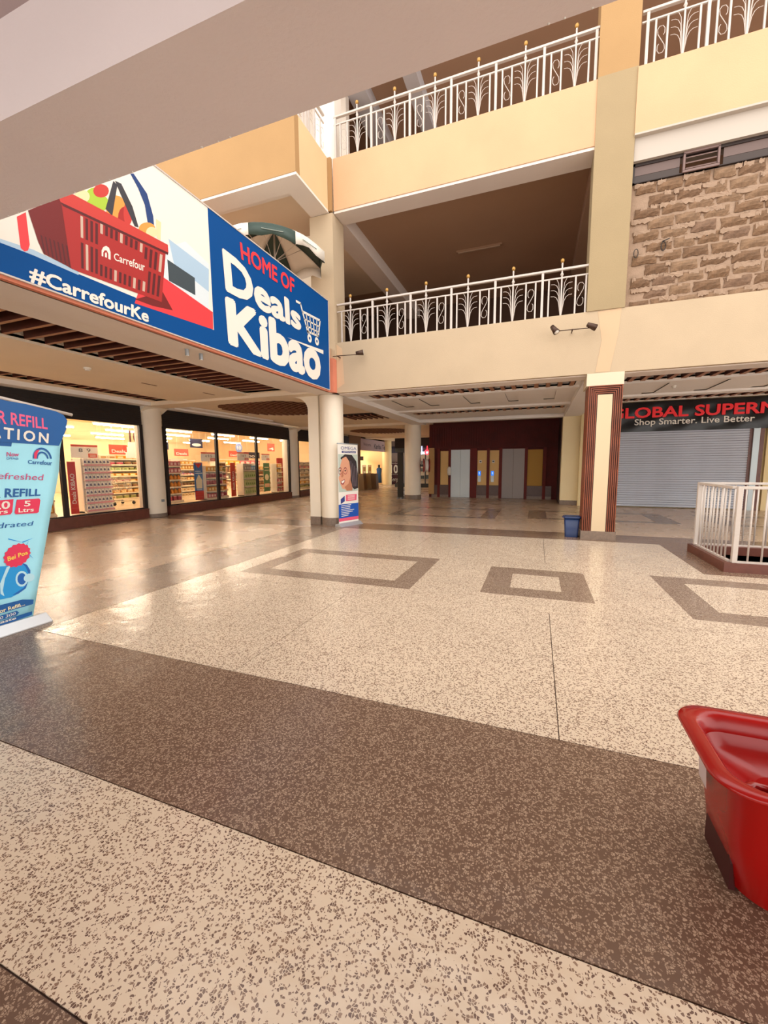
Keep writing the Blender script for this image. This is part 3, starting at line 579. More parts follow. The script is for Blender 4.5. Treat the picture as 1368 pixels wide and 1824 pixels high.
t = thing('shop_sign', 'black shop sign with red and white lettering above the shutter', 'sign', (1.6, YS-.1, 2.54))
def wavy(u, v): return .006*sin(u*9+v*5)+.005*sin(u*4.3-v*11)
mb = MB(); nx, nz = 60, 12; vs = []; L = 7.4; H = .96
for j in range(nz+1):
    for i in range(nx+1): vs.append((L*i/nx, wavy(L*i/nx, H*j/nz), H*j/nz))
mb.add(vs, [(j*(nx+1)+i, j*(nx+1)+i+1, (j+1)*(nx+1)+i+1, (j+1)*(nx+1)+i) for j in range(nz) for i in range(nx)], 0, True)
ob('board', mb, mat('glossy_black', '#0a0809', .22, spec=.45), t); ob('frame', B(0, L, .03, .09, 0, H), BLACK, t)
ob('lettering', text_quad(MB(), 'GLOBAL SUPERMARKET', ((.66, -.02, .44), (6.95, -.02, .44), (.66, -.02, .79), (6.95, -.02, .79)), bold=.03, depth=(0, -.02, 0)), mat('sign_red_glow', '#e01820', .4, emit=.12), t, 'raised red letters')  # unlit sign; faint glow added to brighten the red letters
ob('slogan', text_quad(MB(), 'Shop Smarter. Live Better', ((1.4, -.016, .15), (4.6, -.016, .15), (1.4, -.016, .41), (4.6, -.016, .41)), bold=.012, depth=(0, -.008, 0)), PURE, t, 'thin white letters')
# ================================================================== STONE WALL
BR = [mat('stone_%d' % i, c, .95, noise=(14, .35), bump=(35, 1.0)) for i, c in enumerate(('#87694f', '#91745a', '#7e6149', '#846853'))]
wall = st('wall_stone', B(1.41, 8, 9.05, 9.3, 4.3, 6.5), MORTAR, label='unplastered stone block wall with smeared mortar')
def block(w, h):
    mb = MB(); n = 5; vs = []; fs = []
    for j in range(4):
        for i in range(n+1):
            u = i/n; v = j/3; ed = (i in (0, n)) or (j in (0, 3))
            vs.append(((u-.5)*w+(random.uniform(-.012, .012)), (0 if ed else -.028)+random.uniform(-.008, .006), (v-.5)*h+random.uniform(-.012, .012)))
    for j in range(3):
        for i in range(n): a = j*(n+1)+i; fs.append((a, a+1, a+n+2, a+n+1))
    b = len(vs); ring = [(i, 0) for i in range(n+1)]+[(n, j) for j in range(1, 4)]+[(i, 3) for i in range(n-1, -1, -1)]+[(0, j) for j in (2, 1)]
    idx = [j*(n+1)+i for i, j in ring]; vs += [(vs[k][0], .05, vs[k][2]) for k in idx]
    for k in range(len(idx)): fs.append((idx[k], idx[(k+1) % len(idx)], b+(k+1) % len(idx), b+k))
    return mb.add(vs, fs, 0, False)
blocks = [block(.36, .165).mesh('stone_block', BR[i % 4]) for i in range(10)]
for r in range(11):
    z = 4.36+r*.197; x = 1.5+(.22 if r % 2 else 0)
    while x < 6.5:
        w_ = random.choice((.85, 1, 1.08, 1.0)); o = ob('stone_block', random.choice(blocks), None, wall, loc=(x+.36*w_/2, 9.04+random.uniform(-.008, .012), z+random.uniform(-.01, .01)+.03)); o.scale = (w_, 1, random.uniform(.88, 1.05)); x += .36*w_+random.uniform(.035, .06)
mb = MB()
for r in range(11):
    for k in range(26):
        if random.random() < .8:
            x = 1.5+random.uniform(0, 6); z = 4.45+r*.197; w_ = random.uniform(.05, .3); q = [(x+w_*(i/7-.5), 9.015-.006*sin(i), z+(.025+random.uniform(0, .03))*(1 if i % 2 else .7)) for i in range(8)]+[(x+w_*(i/7-.5), 9.02, z-.02-random.uniform(0, .04)) for i in range(7, -1, -1)]
            mb.prism(q, (0, .06, 0))
ob('mortar_smear', mb, MORTAR, wall, kind='stuff')
for x, z, lab in ((1.55, 5.28, 'left'), (1.97, 5.33, 'right')):
    mb = MB().tube([(x+.035*cos(a*pi/6), 8.985, z+.075*sin(a*pi/6)) for a in range(13)], .007, 6)
    if lab == 'right': mb.tube([(x-.02, 8.98, z+.08), (x+.09, 8.98, z+.11)], .008, 6)
    ob('wire_loop', mb, BLACK, None, 'thin black wire loop in the stone wall, ' + ('close to the pillar' if lab == 'left' else 'the one with a bent tip'), 'wire')
v = thing('ventilator', 'dark metal ventilator strip between stone wall and lintel', 'vent', (1.42, 9.0, 6.47)); FR = mat('vent_frame', '#2c1e1a', .5); VP = mat('vent_pane', '#6a5650', .4); VP2 = mat('vent_pane_low', '#3a2c26', .4)
ob('frame', MB().box(0, 6, 0, .05, .28, .34).box(0, 6, 0, .05, 0, .015).box(0, .04, 0, .05, 0, .34), FR, v)
for k in range(5):
    x0 = k*1.3
    ob('pane', B(x0+.04, x0+.72, .02, .03, .13, .28), VP, v); ob('pane', B(x0+.04, x0+.72, .02, .03, .015, .125), VP2, v)
    ob('louvre_frame', MB().box(x0+.76, x0+1.28, -.03, .04, .0, .035).box(x0+.76, x0+1.28, -.03, .04, .29, .33).box(x0+.76, x0+.79, -.03, .04, .03, .3).box(x0+1.25, x0+1.28, -.03, .04, .03, .3), mat('louvre_mauve', '#7a625c', .5), v)
    for j in range(3): ob('louvre', MB().prism([(x0+.8, -.02, .05+j*.085), (x0+.8, .03, .09+j*.085), (x0+.8, .03, .1+j*.085), (x0+.8, -.02, .06+j*.085)], (.44, 0, 0)), mat('louvre_mauve', '#7a625c', .5), v)
# ================================================================== RAILINGS
def arc(cx, cz, rx, rz, a0, a1, n=7, y=0): return [(cx+rx*cos(a0+(a1-a0)*k/n), y, cz+rz*sin(a0+(a1-a0)*k/n)) for k in range(n+1)]
H_ = .87
POSTM = B(-.022, .022, -.022, .022, 0, .83).mesh('post', [WMETAL]); BALM = B(-.014, .014, -.014, .014, 0, .69).mesh('baluster', [WMETAL])
FINM = MB().box(-.013, .013, -.013, .013, 0, .98).lathe([(.012, .72), (.03, .755), (.03, .765), (.012, .8)], 8).lathe([(.02, .93), (.014, .97), (.02, .98)], 8).mesh('finial_post', [WMETAL])
BALLM = MB().lathe([(0, .96), (.028, .975), (.038, 1.0), (.034, 1.03), (0, 1.055)], 10).mesh('finial', [GOLD])
lf = MB()
for sx in (-1, 1):
    for j in range(4):
        z0 = .3+j*.11; lf.tube([(sx*.012, 0, .02), (sx*.03, 0, .15+j*.07), (sx*.05, 0, z0-.03), (sx*.085, 0, z0+.045), (sx*.13, 0, z0+.075), (sx*.19, 0, z0+.08)], .005, 4)
LEAFM = lf.mesh('leaf_spray', [WMETAL])
scp = arc(0, .47, .055, .055, radians(-30), radians(200), 9)[::-1][:0]
sc = MB().tube([(-.03, 0, .42), (-.05, 0, .45), (-.05, 0, .52), (-.02, 0, .565), (.03, 0, .565), (.06, 0, .52), (.05, 0, .45), (-.05, 0, .27), (-.06, 0, .2), (-.03, 0, .155), (.02, 0, .155), (.05, 0, .2), (.05, 0, .27), (.03, 0, .3)], .006, 4)
SCRM = sc.mesh('scroll', [WMETAL])
def railing(label, loc, L, posts, fin, mirror=False, rz=0, period=.893):
    r = thing('railing', label, 'railing', loc, rz)
    ob('handrail', MB().box(0, L, -.03, .03, .83, .87), WMETAL, r, bevel=.006); ob('mid_rail', B(0, L, -.014, .014, .685, .71), WMETAL, r)
    last = [None]
    def put(me, x, n, mir=False):
        if .0 <= x <= L:
            if n in ('finial', 'leaf_spray'): return ob(n, me, None, last[0])
            o = ob(n, me, None, r, loc=(x, 0, 0)); last[0] = o
            if mir: o.scale.x = -1
    k = -1
    while posts+k*period < L+period:
        x = posts+k*period; s = -1 if mirror else 1; put(POSTM, x, 'post')
        put(BALM, x+s*.13*period, 'baluster'); f = x+s*fin*period; put(FINM, f, 'finial_post'); put(BALLM, f, 'finial'); put(LEAFM, f, 'leaf_spray')
        put(BALM, x+s*.66*period, 'baluster'); put(SCRM, x+s*.76*period, 'scroll', mirror); put(BALM, x+s*.86*period, 'baluster'); k += 1
    return r
railing('white scrolled railing on the first floor above the cream fascia', (-4.48, 8.95, 4.34), 5.27, .89, .385)
railing('white scrolled railing on the second floor left of the ochre pillar', (-4.48, 8.95, 8.28), 5.27, .90, .385, True, period=.863)
railing('white scrolled railing on the second floor right of the ochre pillar', (1.43, 8.95, 8.28), 5, .95, .385, True, period=.863)
railing('short white scrolled railing on the projecting left balcony, side run', (-4.66, 7.66, 8.28), 1.15, .4, .385, rz=pi/2)
railing('white scrolled railing on the projecting left balcony, front run', (-9, 7.6, 8.28), 4.3, .4, .385)
# left wing above the sign
st('wall_left_upper', MB().box(-4.75, -4.601, 7.652, 8.82, 7.2, 8.28), mat('sunlit_peach', '#dfc094', .85, noise=(1.1, .06), bump=(60, .25)), label='peach side face of the projecting left balcony, sunlit tone put into the colour')  # paler than the front face: sunlight put into the plaster colour
st('wall_left_upper', MB().box(-12, -4.6, 7.5, 7.65, 7.2, 8.28), PEACH_D, label='ochre front face of the projecting left balcony')
st('beam', MB().box(-12, -4.6, 7.51, 7.95, 7.15, 7.2).box(-5.05, -4.6, 7.95, 8.85, 7.15, 7.2).box(-12, -4.76, 7.95, 8.1, 7.2, 7.5).box(-5.05, -4.95, 8.1, 9.3, 7.2, 7.5), SOFFIT)
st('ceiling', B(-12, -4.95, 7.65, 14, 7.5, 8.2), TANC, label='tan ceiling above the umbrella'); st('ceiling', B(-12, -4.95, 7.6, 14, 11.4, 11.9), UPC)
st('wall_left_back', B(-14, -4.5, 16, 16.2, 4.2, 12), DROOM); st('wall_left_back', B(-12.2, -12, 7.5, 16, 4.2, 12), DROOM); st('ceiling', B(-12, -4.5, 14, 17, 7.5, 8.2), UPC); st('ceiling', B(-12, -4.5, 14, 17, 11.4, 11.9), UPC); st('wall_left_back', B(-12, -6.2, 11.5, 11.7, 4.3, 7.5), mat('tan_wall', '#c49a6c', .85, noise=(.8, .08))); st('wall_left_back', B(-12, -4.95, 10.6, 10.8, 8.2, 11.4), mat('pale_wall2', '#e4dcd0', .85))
st('floor_upper', B(-12, -4.6, -3, 16, 3.6, 4.2), UPC)
st('wall_corner', B(-4.66, -4.52, 8.825, 8.9, 7.18, 8.28), mat('joint_brown', '#a88458', .9), label='thin brown joint between the projecting balcony and the peach fascia')
# overhead beam and slab nearest the camera
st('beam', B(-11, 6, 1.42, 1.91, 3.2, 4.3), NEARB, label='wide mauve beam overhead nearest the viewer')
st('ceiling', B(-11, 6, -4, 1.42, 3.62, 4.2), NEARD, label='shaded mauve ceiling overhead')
mb = MB()
for k in range(26):
    x = -3+random.uniform(0, 3.4)*random.random()*2-1.2; r_ = random.uniform(.002, .006); mb.lathe([(0, -.004), (r_*1.4, 0), (r_*.5, .004)], 6, (x, 1.905, 3.199))
ob('plaster_chips', mb, PURE, None, 'chipped white plaster specks along the overhead beam edge', 'plaster', kind='stuff')
# ================================================================== BIG SIGN
sign = thing('billboard', 'large blue and white supermarket billboard above the arcade', 'billboard', (-4.6, 0, 0))
SY0, SY1, SZ0, SZ1 = 1.2, 8.62, 3.235, 5.18
ob('panel', B(-.02, .05, SY0, SY1, SZ0, SZ1), PURE, sign)
ob('frame', MB().box(-.03, .06, SY0, SY1+.01, SZ1, SZ1+.02).box(-.03, .06, SY1, SY1+.015, SZ0, SZ1).box(-.03, .06, SY0, SY1, SZ0-.015, SZ0), WMETAL, sign)
ob('bottom_strip', MB().box(-.04, .035, SY0, 8.7, 3.19, 3.22), SALMON, sign, 'salmon painted edge')
def sg(px, py, d=0):
    p = at(px, py, 0, -4.55+d); return Vector((.05+d, p.y, p.z))
def spoly(mb, pts, d, mi=0): mb.poly([sg(x, y, d) for x, y in pts], mi)
def rect_s(mb, y0, y1, z0, z1, d, mi=0): mb.poly([(.05+d, y0, z0), (.05+d, y1, z0), (.05+d, y1, z1), (.05+d, y0, z1)], mi)
yb = 5.02
mb = MB(); rect_s(mb, yb, SY1, SZ0, SZ1, .001); rect_s(mb, SY0, yb, SZ0, 3.5, .001)
ob('blue_field', mb, mat('sign_blue', '#004a8e'), sign)
# printed photograph: flat print
PB = [mat('p_sky', '#a9c6dd', .5), mat('p_red', '#ea3b42', .5), mat('p_bask', '#a82424', .5), mat('p_baskd', '#701216', .5), mat('p_baskl', '#c63a34', .5), mat('p_slot', '#54101a', .5), mat('p_grey', '#34363e', .5), mat('p_green', '#a8c83c', .5), mat('p_orange', '#e89c48', .5), mat('p_cream', '#e6d9a8', .5), mat('p_navy', '#123c78', .5), mat('p_slotl', '#c9b0a0', .5), mat('p_char', '#3a4850', .5), mat('p_pale', '#d8e4ea', .5)]
mb = MB()
spoly(mb, [(232, 470), (330, 520), (372, 560), (372, 470), (330, 430), (300, 440)], .0012, 13)
spoly(mb, [(300, 425), (372, 480), (372, 520), (310, 470)], .0014, 0)
spoly(mb, [(0, 432), (60, 455), (140, 490), (140, 483), (60, 445), (0, 425)], .0014, 0)
spoly(mb, [(298, 462), (347, 495), (348, 526), (301, 500)], .0016, 12)
spoly(mb, [(282, 488), (300, 500), (379, 556), (380, 587), (240, 540), (250, 510)], .002, 1)
spoly(mb, [(240, 533), (290, 520), (308, 553), (272, 545)], .0022, 3)
spoly(mb, [(30, 386), (46, 378), (53, 436), (50, 446), (44, 448), (37, 442)], .0022, 1)
spoly(mb, [(232, 309), (238, 309), (262, 345), (273, 385), (275, 408), (264, 402), (258, 365), (246, 335)], .0023, 10)
spoly(mb, [(278, 390), (287, 396), (286, 428), (279, 424)], .0023, 9)
for fi_, (cx, cy, rx, ry, mi) in enumerate(((168, 352, 17, 18, 7), (180, 362, 14, 14, 7), (207, 372, 18, 24, 8), (222, 388, 12, 20, 2), (180, 340, 14, 12, 4), (262, 408, 15, 12, 8), (270, 414, 10, 10, 9), (228, 380, 8, 22, 4), (146, 350, 14, 12, 9))):
    spoly(mb, [(cx+rx*cos(a*pi/8), cy+ry*sin(a*pi/8)) for a in range(16)], .0025+fi_*.00009, mi)
spoly(mb, [(202, 322), (209, 330), (200, 385), (188, 372)], .0032, 6); spoly(mb, [(205, 322), (216, 327), (236, 368), (247, 405), (240, 403), (226, 372)], .0032, 6)
spoly(mb, [(50, 375), (110, 350), (130, 480), (120, 474), (78, 452), (68, 430)], .0034, 3)
spoly(mb, [(108, 353), (296, 440), (288, 538), (140, 484), (126, 474)], .0036, 2)
spoly(mb, [(108, 353), (140, 370), (140, 484), (127, 478)], .0038, 2)
spoly(mb, [(104, 350), (130, 346), (299, 436), (300, 450), (108, 360)], .0040, 4)
spoly(mb, [(108, 360), (300, 450), (299, 454), (112, 367)], .0041, 5)
def bq(u, v):   # on the basket's front face
    tl, tr, bl, br = (140, 376), (296, 452), (142, 484), (288, 537)
    return tuple((tl[i]*(1-u)+tr[i]*u)*(1-v)+(bl[i]*(1-u)+br[i]*u)*v for i in (0, 1))
for k in range(17):
    u = .02+k*.057
    for v0, v1 in ((.06, .42), (.5, .93)):
        if .24 < u < .76: v0, v1 = ((.03, .2) if v0 < .1 else (.74, .94))
        spoly(mb, [bq(u, v0), bq(u+.03, v0), bq(u+.03, v1), bq(u, v1)], .0042, 5 if (k*7+int(v0*10)) % 4 else 11)
for k in range(7):
    x = 72+k*7.5; spoly(mb, [(x, 418+k*3), (x+3, 420+k*3), (x+9, 452+k*4), (x+6, 450+k*4)], .0042, 5)
spoly(mb, [(175, 418), (262, 463), (262, 504), (178, 462)], .0044, 2); 
ob('printed_picture', mb, PB, sign, 'printed picture of a red shopping basket full of groceries')
mb = MB(); P4 = lambda a, b, c, d, off=.0052: tuple(sg(x, y, off) for x, y in (a, b, c, d))
text_quad(mb, 'Carrefour', P4((203, 463), (258, 484), (203, 450), (258, 468)), bold=.01)
for pts in ([(181, 456), (181, 446), (184, 440), (189, 438), (194, 441), (197, 449), (197, 463), (193, 461), (193, 452), (190, 446), (186, 446), (184, 450), (184, 457)],): spoly(mb, pts, .0053)
spoly(mb, [(187, 458), (187, 451), (189, 449), (190.5, 452), (190.5, 459)], .0054)
text_quad(mb, '#CarrefourKe', P4((52, 502), (265, 577), (52, 472), (265, 553)), bold=.035)
text_quad(mb, 'Deals', P4((402, 519), (537, 591), (395, 440), (535, 549)), bold=.045)
text_quad(mb, 'Kibao', P4((407, 614), (572, 682), (400, 526), (570, 604)), bold=.05)
ob('lettering', mb, PURE, sign, 'white lettering')
ob('red_lettering', text_quad(MB(), 'HOME OF', P4((430, 462), (524, 524), (427, 430), (524, 497)), bold=.03), RED, sign, 'red lettering HOME OF')
mb = MB()   # trolley icon
def ln(a, b, w_, d=.0056):
    a = sg(*a, d); b = sg(*b, d); t_ = (b-a).normalized(); n_ = Vector((0, -t_.z, t_.y))*w_/2; mb.poly([a-n_, b-n_, b+n_, a+n_])
ln((527, 536), (536, 541), .045); ln((535, 540), (549, 594), .045); ln((539, 555), (570, 571), .05); ln((570, 571), (567, 600), .05); ln((547, 590), (568, 599), .045); ln((542, 568), (569, 582), .03); ln((545, 580), (568, 592), .03)
for k in range(1, 5): ln((539+k*6.3, 556+k*3.1), (546+k*4.6, 591+k*1.8), .03)
for cx, cy in ((551.5, 602.5), (564.5, 608)):
    c = sg(cx, cy, .0056); R0, R1 = .085, .03; n = 18
    vs = [c+Vector((0, R*cos(2*pi*i/n), R*sin(2*pi*i/n))) for R in (R0, R1) for i in range(n)]; mb.add(vs, [(i, (i+1) % n, n+(i+1) % n, n+i) for i in range(n)])
spoly(mb, [(512, 601), (576, 624), (576, 631)], .0056)
ob('trolley_icon', mb, PURE, sign, 'white trolley icon')
# two small spot lamps under the sign soffit
for k, (px, py) in enumerate(((333, 622), (358, 630))):
    q = at(px, py, 2, 3.19); t = thing('downlight', 'small steel downlight under the billboard soffit, ' + ('farther from the round column' if k == 0 else 'nearer to the round column'), 'lamp', (q.x, q.y, 3.19))
    ob('body', MB().cyl(.03, -.09, 0, (0, 0), 14), STEEL, t); ob('lens', MB().cyl(.024, -.095, -.088, (0, 0), 14), PURE, t)
# ================================================================== UMBRELLA
um = thing('parasol', 'open green and white parasol tilted behind the billboard', 'umbrella', (-5.35, 7.8, 4.2))
UG = mat('umb_green', '#2c4038', .5); UW = mat('umb_white', '#e8e2d6', .6); UGI = mat('umb_green_in', '#1c2a1c', .8)
R_, n8 = 1.12, 8; top = Vector((0, 0, 2.2)); tl = Matrix.Rotation(radians(4), 4, 'Y')
def up(a, t_): # canopy point
    r = R_*t_; z = -.42*t_**1.6; p_ = Vector((r*cos(a), r*sin(a), z)); return tl @ p_ + top
for k in range(n8):
    a0 = radians(-56)+2*pi*(k-.5)/n8; a1 = a0+2*pi/n8; mb = MB(); vs = []
    for i in range(7):
        for j in range(5):
            a = a0+(a1-a0)*j/4; t_ = i/6; sag = 1-.05*sin(pi*j/4)*t_; c_ = cos((a1-a0)/2)/cos(a-(a0+a1)/2); vs.append(up(a, t_*c_*sag if 1 else t_))
    mb.add(vs, [(i*5+j, i*5+j+1, i*5+j+6, i*5+j+5) for i in range(6) for j in range(4)], 0, True)
    val = [vs[30+j] for j in range(5)]; dn = tl @ Vector((0, 0, -.2)) - tl @ Vector((0, 0, 0)); dn = Vector((0, 0, -.2))
    mb.add(val+[v_+dn*(1+.15*sin(j*2.1+k)) for j, v_ in enumerate(val)], [(j, j+1, j+6, j+5) for j in range(4)], 0, True)
    o = ob('canopy_panel', mb, UW if k % 2 else UG, um, 'white canopy panel' if k % 2 else 'green canopy panel'); s_ = o.modifiers.new('s', 'SOLIDIFY'); s_.thickness = .004
    ob('valance_print', MB().tube([val[1]+dn*.5+(val[1]-Vector((top.x, top.y, val[1].z))).normalized()*.012, val[3]+dn*.5+(val[3]-Vector((top.x, top.y, val[3].z))).normalized()*.012], .008, 4), mat('valance_ink', '#8f9a92', .6), um)
    ob('rib', MB().tube([up(a0, i/6)-Vector((0, 0, .012)) for i in range(7)], .006, 4), WMETAL, um)
    ob('stretcher', MB().tube([tl @ Vector((0, 0, -.62))+top, up(a0, .55)-Vector((0, 0, .015))], .006, 4), WMETAL, um)
ob('pole', MB().tube([Vector((0, 0, .12)), Vector((0, 0, 1.5)), top], .02, 10), WMETAL, um)
ob('base', MB().lathe([(0, 0), (.28, 0), (.28, .06), (.05, .12), (.03, .3), (0, .3)], 20), mat('grey_base', '#8a8a88', .7), um)
# ================================================================== SPOT LAMPS on the cream fascia
SPM = mat('spot_bronze', '#4a3428', .4, .4)
def spot(t, x, y, z, dx, dy, dz):
    d = Vector((dx, dy, dz)).normalized(); mb = MB().tube([Vector((x, y, z))-d*.08, Vector((x, y, z)), Vector((x, y, z))+d*.09], .038, 12, r1=.062); ob('lamp_head', mb, SPM, t)
    ob('lens', MB().tube([Vector((x, y, z))+d*.091, Vector((x, y, z))+d*.095], .045, 12), PURE, t)
t = thing('wall_spotlight', 'twin bronze spotlights on a thin bar below the first floor railing', 'lamp', (0, 0, 0)); q0 = at(990, 590, 1, 8.7); q1 = at(1050, 584, 1, 8.7)
ob('bar', MB().tube([q0, q1], .009, 8), SPM, t); ob('bracket', MB().tube([(q0+q1)/2, (q0+q1)/2+Vector((0, .2, 0))], .012, 8), SPM, t)
spot(t, q0.x-.03, q0.y, q0.z+.04, .5, -.4, -.8); spot(t, q1.x+.03, q1.y, q1.z+.03, .7, .2, -.3)
t = thing('wall_spotlight', 'single bronze spotlight on a thin bar next to the billboard end', 'lamp'); q0 = at(600, 634, 1, 8.72); q1 = at(640, 631, 1, 8.7)
ob('bar', MB().tube([q0-Vector((.1, 0, 0)), q1], .009, 8), SPM, t); ob('bracket', MB().tube([q0, q0+Vector((0, .2, 0))], .012, 8), SPM, t); spot(t, q1.x, q1.y, q1.z+.03, .7, .3, .1)
# ================================================================== STAIRWELL RAIL (right)
st('wall_stairwell', MB().box(2.46, 2.62, 6.77, 8.24, -.3, .13).box(2.62, 9, 6.77, 6.93, -.3, .13).box(2.62, 9, 8.08, 8.24, -.3, .13), BROWNK, label='low brown kerb around the stairwell opening')
st('wall_stairwell', MB().box(2.5, 2.6, 6.8, 8.2, -2.5, -.3).box(2.6, 9, 6.8, 6.93, -2.5, -.3).box(2.6, 9, 8.09, 8.2, -2.5, -.3).box(2.5, 9, 6.8, 8.2, -2.6, -2.5).box(8.9, 9, 6.9, 8.2, -2.5, .1), mat('maroon_wall', '#6a3430', .7))
def plain_rail(label, pts, n, h=1.05, z0=.13):
    t = thing('stair_railing', label, 'railing', (pts[0][0], pts[0][1], z0)); a = Vector((pts[0][0], pts[0][1], 0)); b = Vector((pts[1][0], pts[1][1], 0)); d = b-a; ang = math.atan2(d.y, d.x); t.rotation_euler.z = ang; L = d.length
    ob('handrail', B(0, L, -.025, .025, h-.04, h), WMETAL, t, bevel=.006); ob('bottom_rail', B(0, L, -.018, .018, .0, .025), WMETAL, t)
    me = MB().tube([(0, 0, .02), (0, 0, h-.03)], .012, 8).mesh('baluster', [WMETAL])
    for k in range(1, n): ob('baluster', me, None, t, loc=(L*k/n, 0, 0))
    ob('post', B(-.03, .03, -.03, .03, 0, h), WMETAL, t, bevel=.006)
plain_rail('white stairwell railing, short side facing the wood clad pillar', ((2.54, 8.14), (2.54, 6.87)), 10)
plain_rail('white stairwell railing, long front run nearest the red tub', ((2.58, 6.82), (8.9, 6.85)), 42)
plain_rail('white stairwell railing, long back run towards the shutter', ((2.59, 8.2), (8.9, 8.2)), 42)
# ================================================================== BANNERS
# left banner, standing parallel to the arcade
bn = thing('roll_up_banner', 'light blue water refill roll up banner before the shop front', 'banner', (-4.5, 2.0, 0)); BO = Vector((-4.5, 2.0, 0))
def bp(px, py, d=0):
    p_ = at(px, py, 0, -4.5+d); return p_-BO
LB = mat('ban_light', '#a6ebff', .55, noise=(2, .1)); DB = mat('ban_dark', '#08589e', .5); PK = mat('ban_pink', '#e8608c', .5); CR = mat('ban_crimson', '#e03058', .5)
edge = [(0.07, 2.375), (.4, 2.47), (.8, 2.585), (1.1, 2.66), (1.3, 2.72), (1.45, 2.75), (1.6, 2.77), (1.72, 2.79), (1.82, 2.835), (1.92, 2.87), (2.0, 2.83), (2.06, 2.72)]
edge = [(bp(59, 1097).z, bp(59, 1097).y)]+[(bp(*e).z, bp(*e).y) for e in ((67, 1050), (85, 947), (92, 905), (99, 873), (105, 840), (107, 800), (110, 784), (118, 765), (121, 748), (113, 738), (98, 731))]
mb = MB(); vs = []; nn = 12
zl = [(.06+(2.12-.06)*k/(len(edge)-1)) for k in range(len(edge))]
for k, (z, y) in enumerate(edge):
    y0 = -.43+.42*(z/2.0)
    for j in range(nn+1):
        u = j/nn; yy = y0+(y-y0)*u; zz = z+(1-u)*(.0 if k < 6 else .02*(k-5)); xx = 0 if k < 8 else -.03*(u**3)*(k-8); vs.append((xx, yy, zz))
fs = [(i*(nn+1)+j, i*(nn+1)+j+1, (i+1)*(nn+1)+j+1, (i+1)*(nn+1)+j) for i in range(len(edge)-1) for j in range(nn)]
mb.add(vs, fs, 0, True)
o = ob('banner_sheet', mb, [LB, DB], bn)
for p_ in o.data.polygons:
    if p_.center.z > 1.74: p_.material_index = 1
sm_ = o.modifiers.new('s', 'SOLIDIFY'); sm_.thickness = .003; sm_.offset = -1
mb = MB(); bq4 = lambda a, b, c, d, off=.006: tuple(bp(x, y, off) for x, y in (a, b, c, d))
def bpoly(mb, pts, d, mi=0): mb.poly([bp(x, y, d) for x, y in pts], mi)
ob('header_field', (lambda q: (q.poly([bp(*e, .004) for e in ((-60, 698), (0, 712), (60, 722), (98, 732), (113, 739), (120, 749), (117, 766), (110, 784), (105, 794), (0, 787), (-60, 783))]), q)[1])(MB()), DB, bn, 'dark blue header')
text_quad(mb, 'WATER REFILL', bq4((-88, 743), (85, 765), (-88, 715), (84, 746), .006), bold=.02)
ob('pink_lettering', mb, PK, bn)
mb = MB(); text_quad(mb, 'STATION', bq4((-65, 774), (86, 790), (-65, 750), (87, 772), .006), bold=.03, spacing=1.35); ob('white_lettering', mb, PURE, bn)
mb = MB(); text_quad(mb, 'Now', bq4((12, 813), (34, 813), (12, 805), (34, 806)), bold=.02); text_quad(mb, 'Stay Refreshed', bq4((-75, 855), (78, 859), (-75, 838), (78, 845)), bold=0, shear=.1)
ob('magenta_lettering', mb, mat('ban_magenta', '#c8487c', .5), bn)
mb = MB(); text_quad(mb, 'OPEN@', bq4((12, 820), (33, 819), (12, 814), (33, 815)), bold=0); text_quad(mb, 'WATER REFILL', bq4((-95, 892), (72, 883), (-95, 868), (73, 871)), bold=.02)
text_quad(mb, 'Stay Hydrated', bq4((-95, 955), (60, 938), (-95, 936), (60, 928)), shear=.15); text_quad(mb, 'Carrefour', bq4((50, 826), (93, 829), (50, 819), (93, 821)), bold=.015)
for r0, r1 in ((.085, .07), (.055, .042)):
    c = bp(76, 817, .006); n = 12; A = [pi*i/n for i in range(n+1)]
    vs = [c+Vector((0, R*.95*cos(a), R*1.25*sin(a))) for R in (r0, r1) for a in A]; mb.add(vs, [(i, i+1, n+2+i, n+1+i) for i in range(n)])
ob('blue_lettering', mb, DB, bn)
mb = MB(); bpoly(mb, [(61, 817), (61, 807), (65, 802), (71, 801), (67, 807), (65, 817)], .0062); ob('red_badge', mb, CR, bn); mb = MB(); bpoly(mb, [(-40, 895), (24, 889), (22, 912), (19, 916), (-40, 923)], .005); ob('red_badge', mb, CR, bn); mb = MB(); bpoly(mb, [(30, 890), (70, 888), (72, 891), (69, 912), (66, 914), (28, 916), (26, 913)], .005); ob('red_badge', mb, CR, bn); mb = MB()
c = bp(31, 989, .006); n = 32; vs = [c+Vector((0, (.098 if i % 2 else .108)*cos(2*pi*i/n)*1.0+.02*sin(2*pi*i/n), (.1 if i % 2 else .11)*sin(2*pi*i/n))) for i in range(n)]; mb.poly(vs)
ob('red_badge', mb, CR, bn, 'red splash badge')
mb = MB(); text_quad(mb, '20', bq4((-14, 909), (18, 906), (-14, 894), (18, 892), .0065), bold=.02); text_quad(mb, 'Ltrs', bq4((-20, 918), (14, 914), (-20, 911), (14, 907), .0065), bold=.02); text_quad(mb, '5', bq4((43, 902), (54, 902), (43, 892), (55, 892), .0065), bold=.02); text_quad(mb, 'Ltrs', bq4((33, 913), (60, 911), (33, 905), (61, 904), .0065), bold=.02)
ob('badge_lettering', mb, PURE, bn)
ob('splash_lettering', text_quad(MB(), 'Bei Poa', bq4((14, 1000), (50, 987), (13, 992), (49, 980), .008), bold=.02), mat('ban_yellow', '#f6d458', .5), bn)
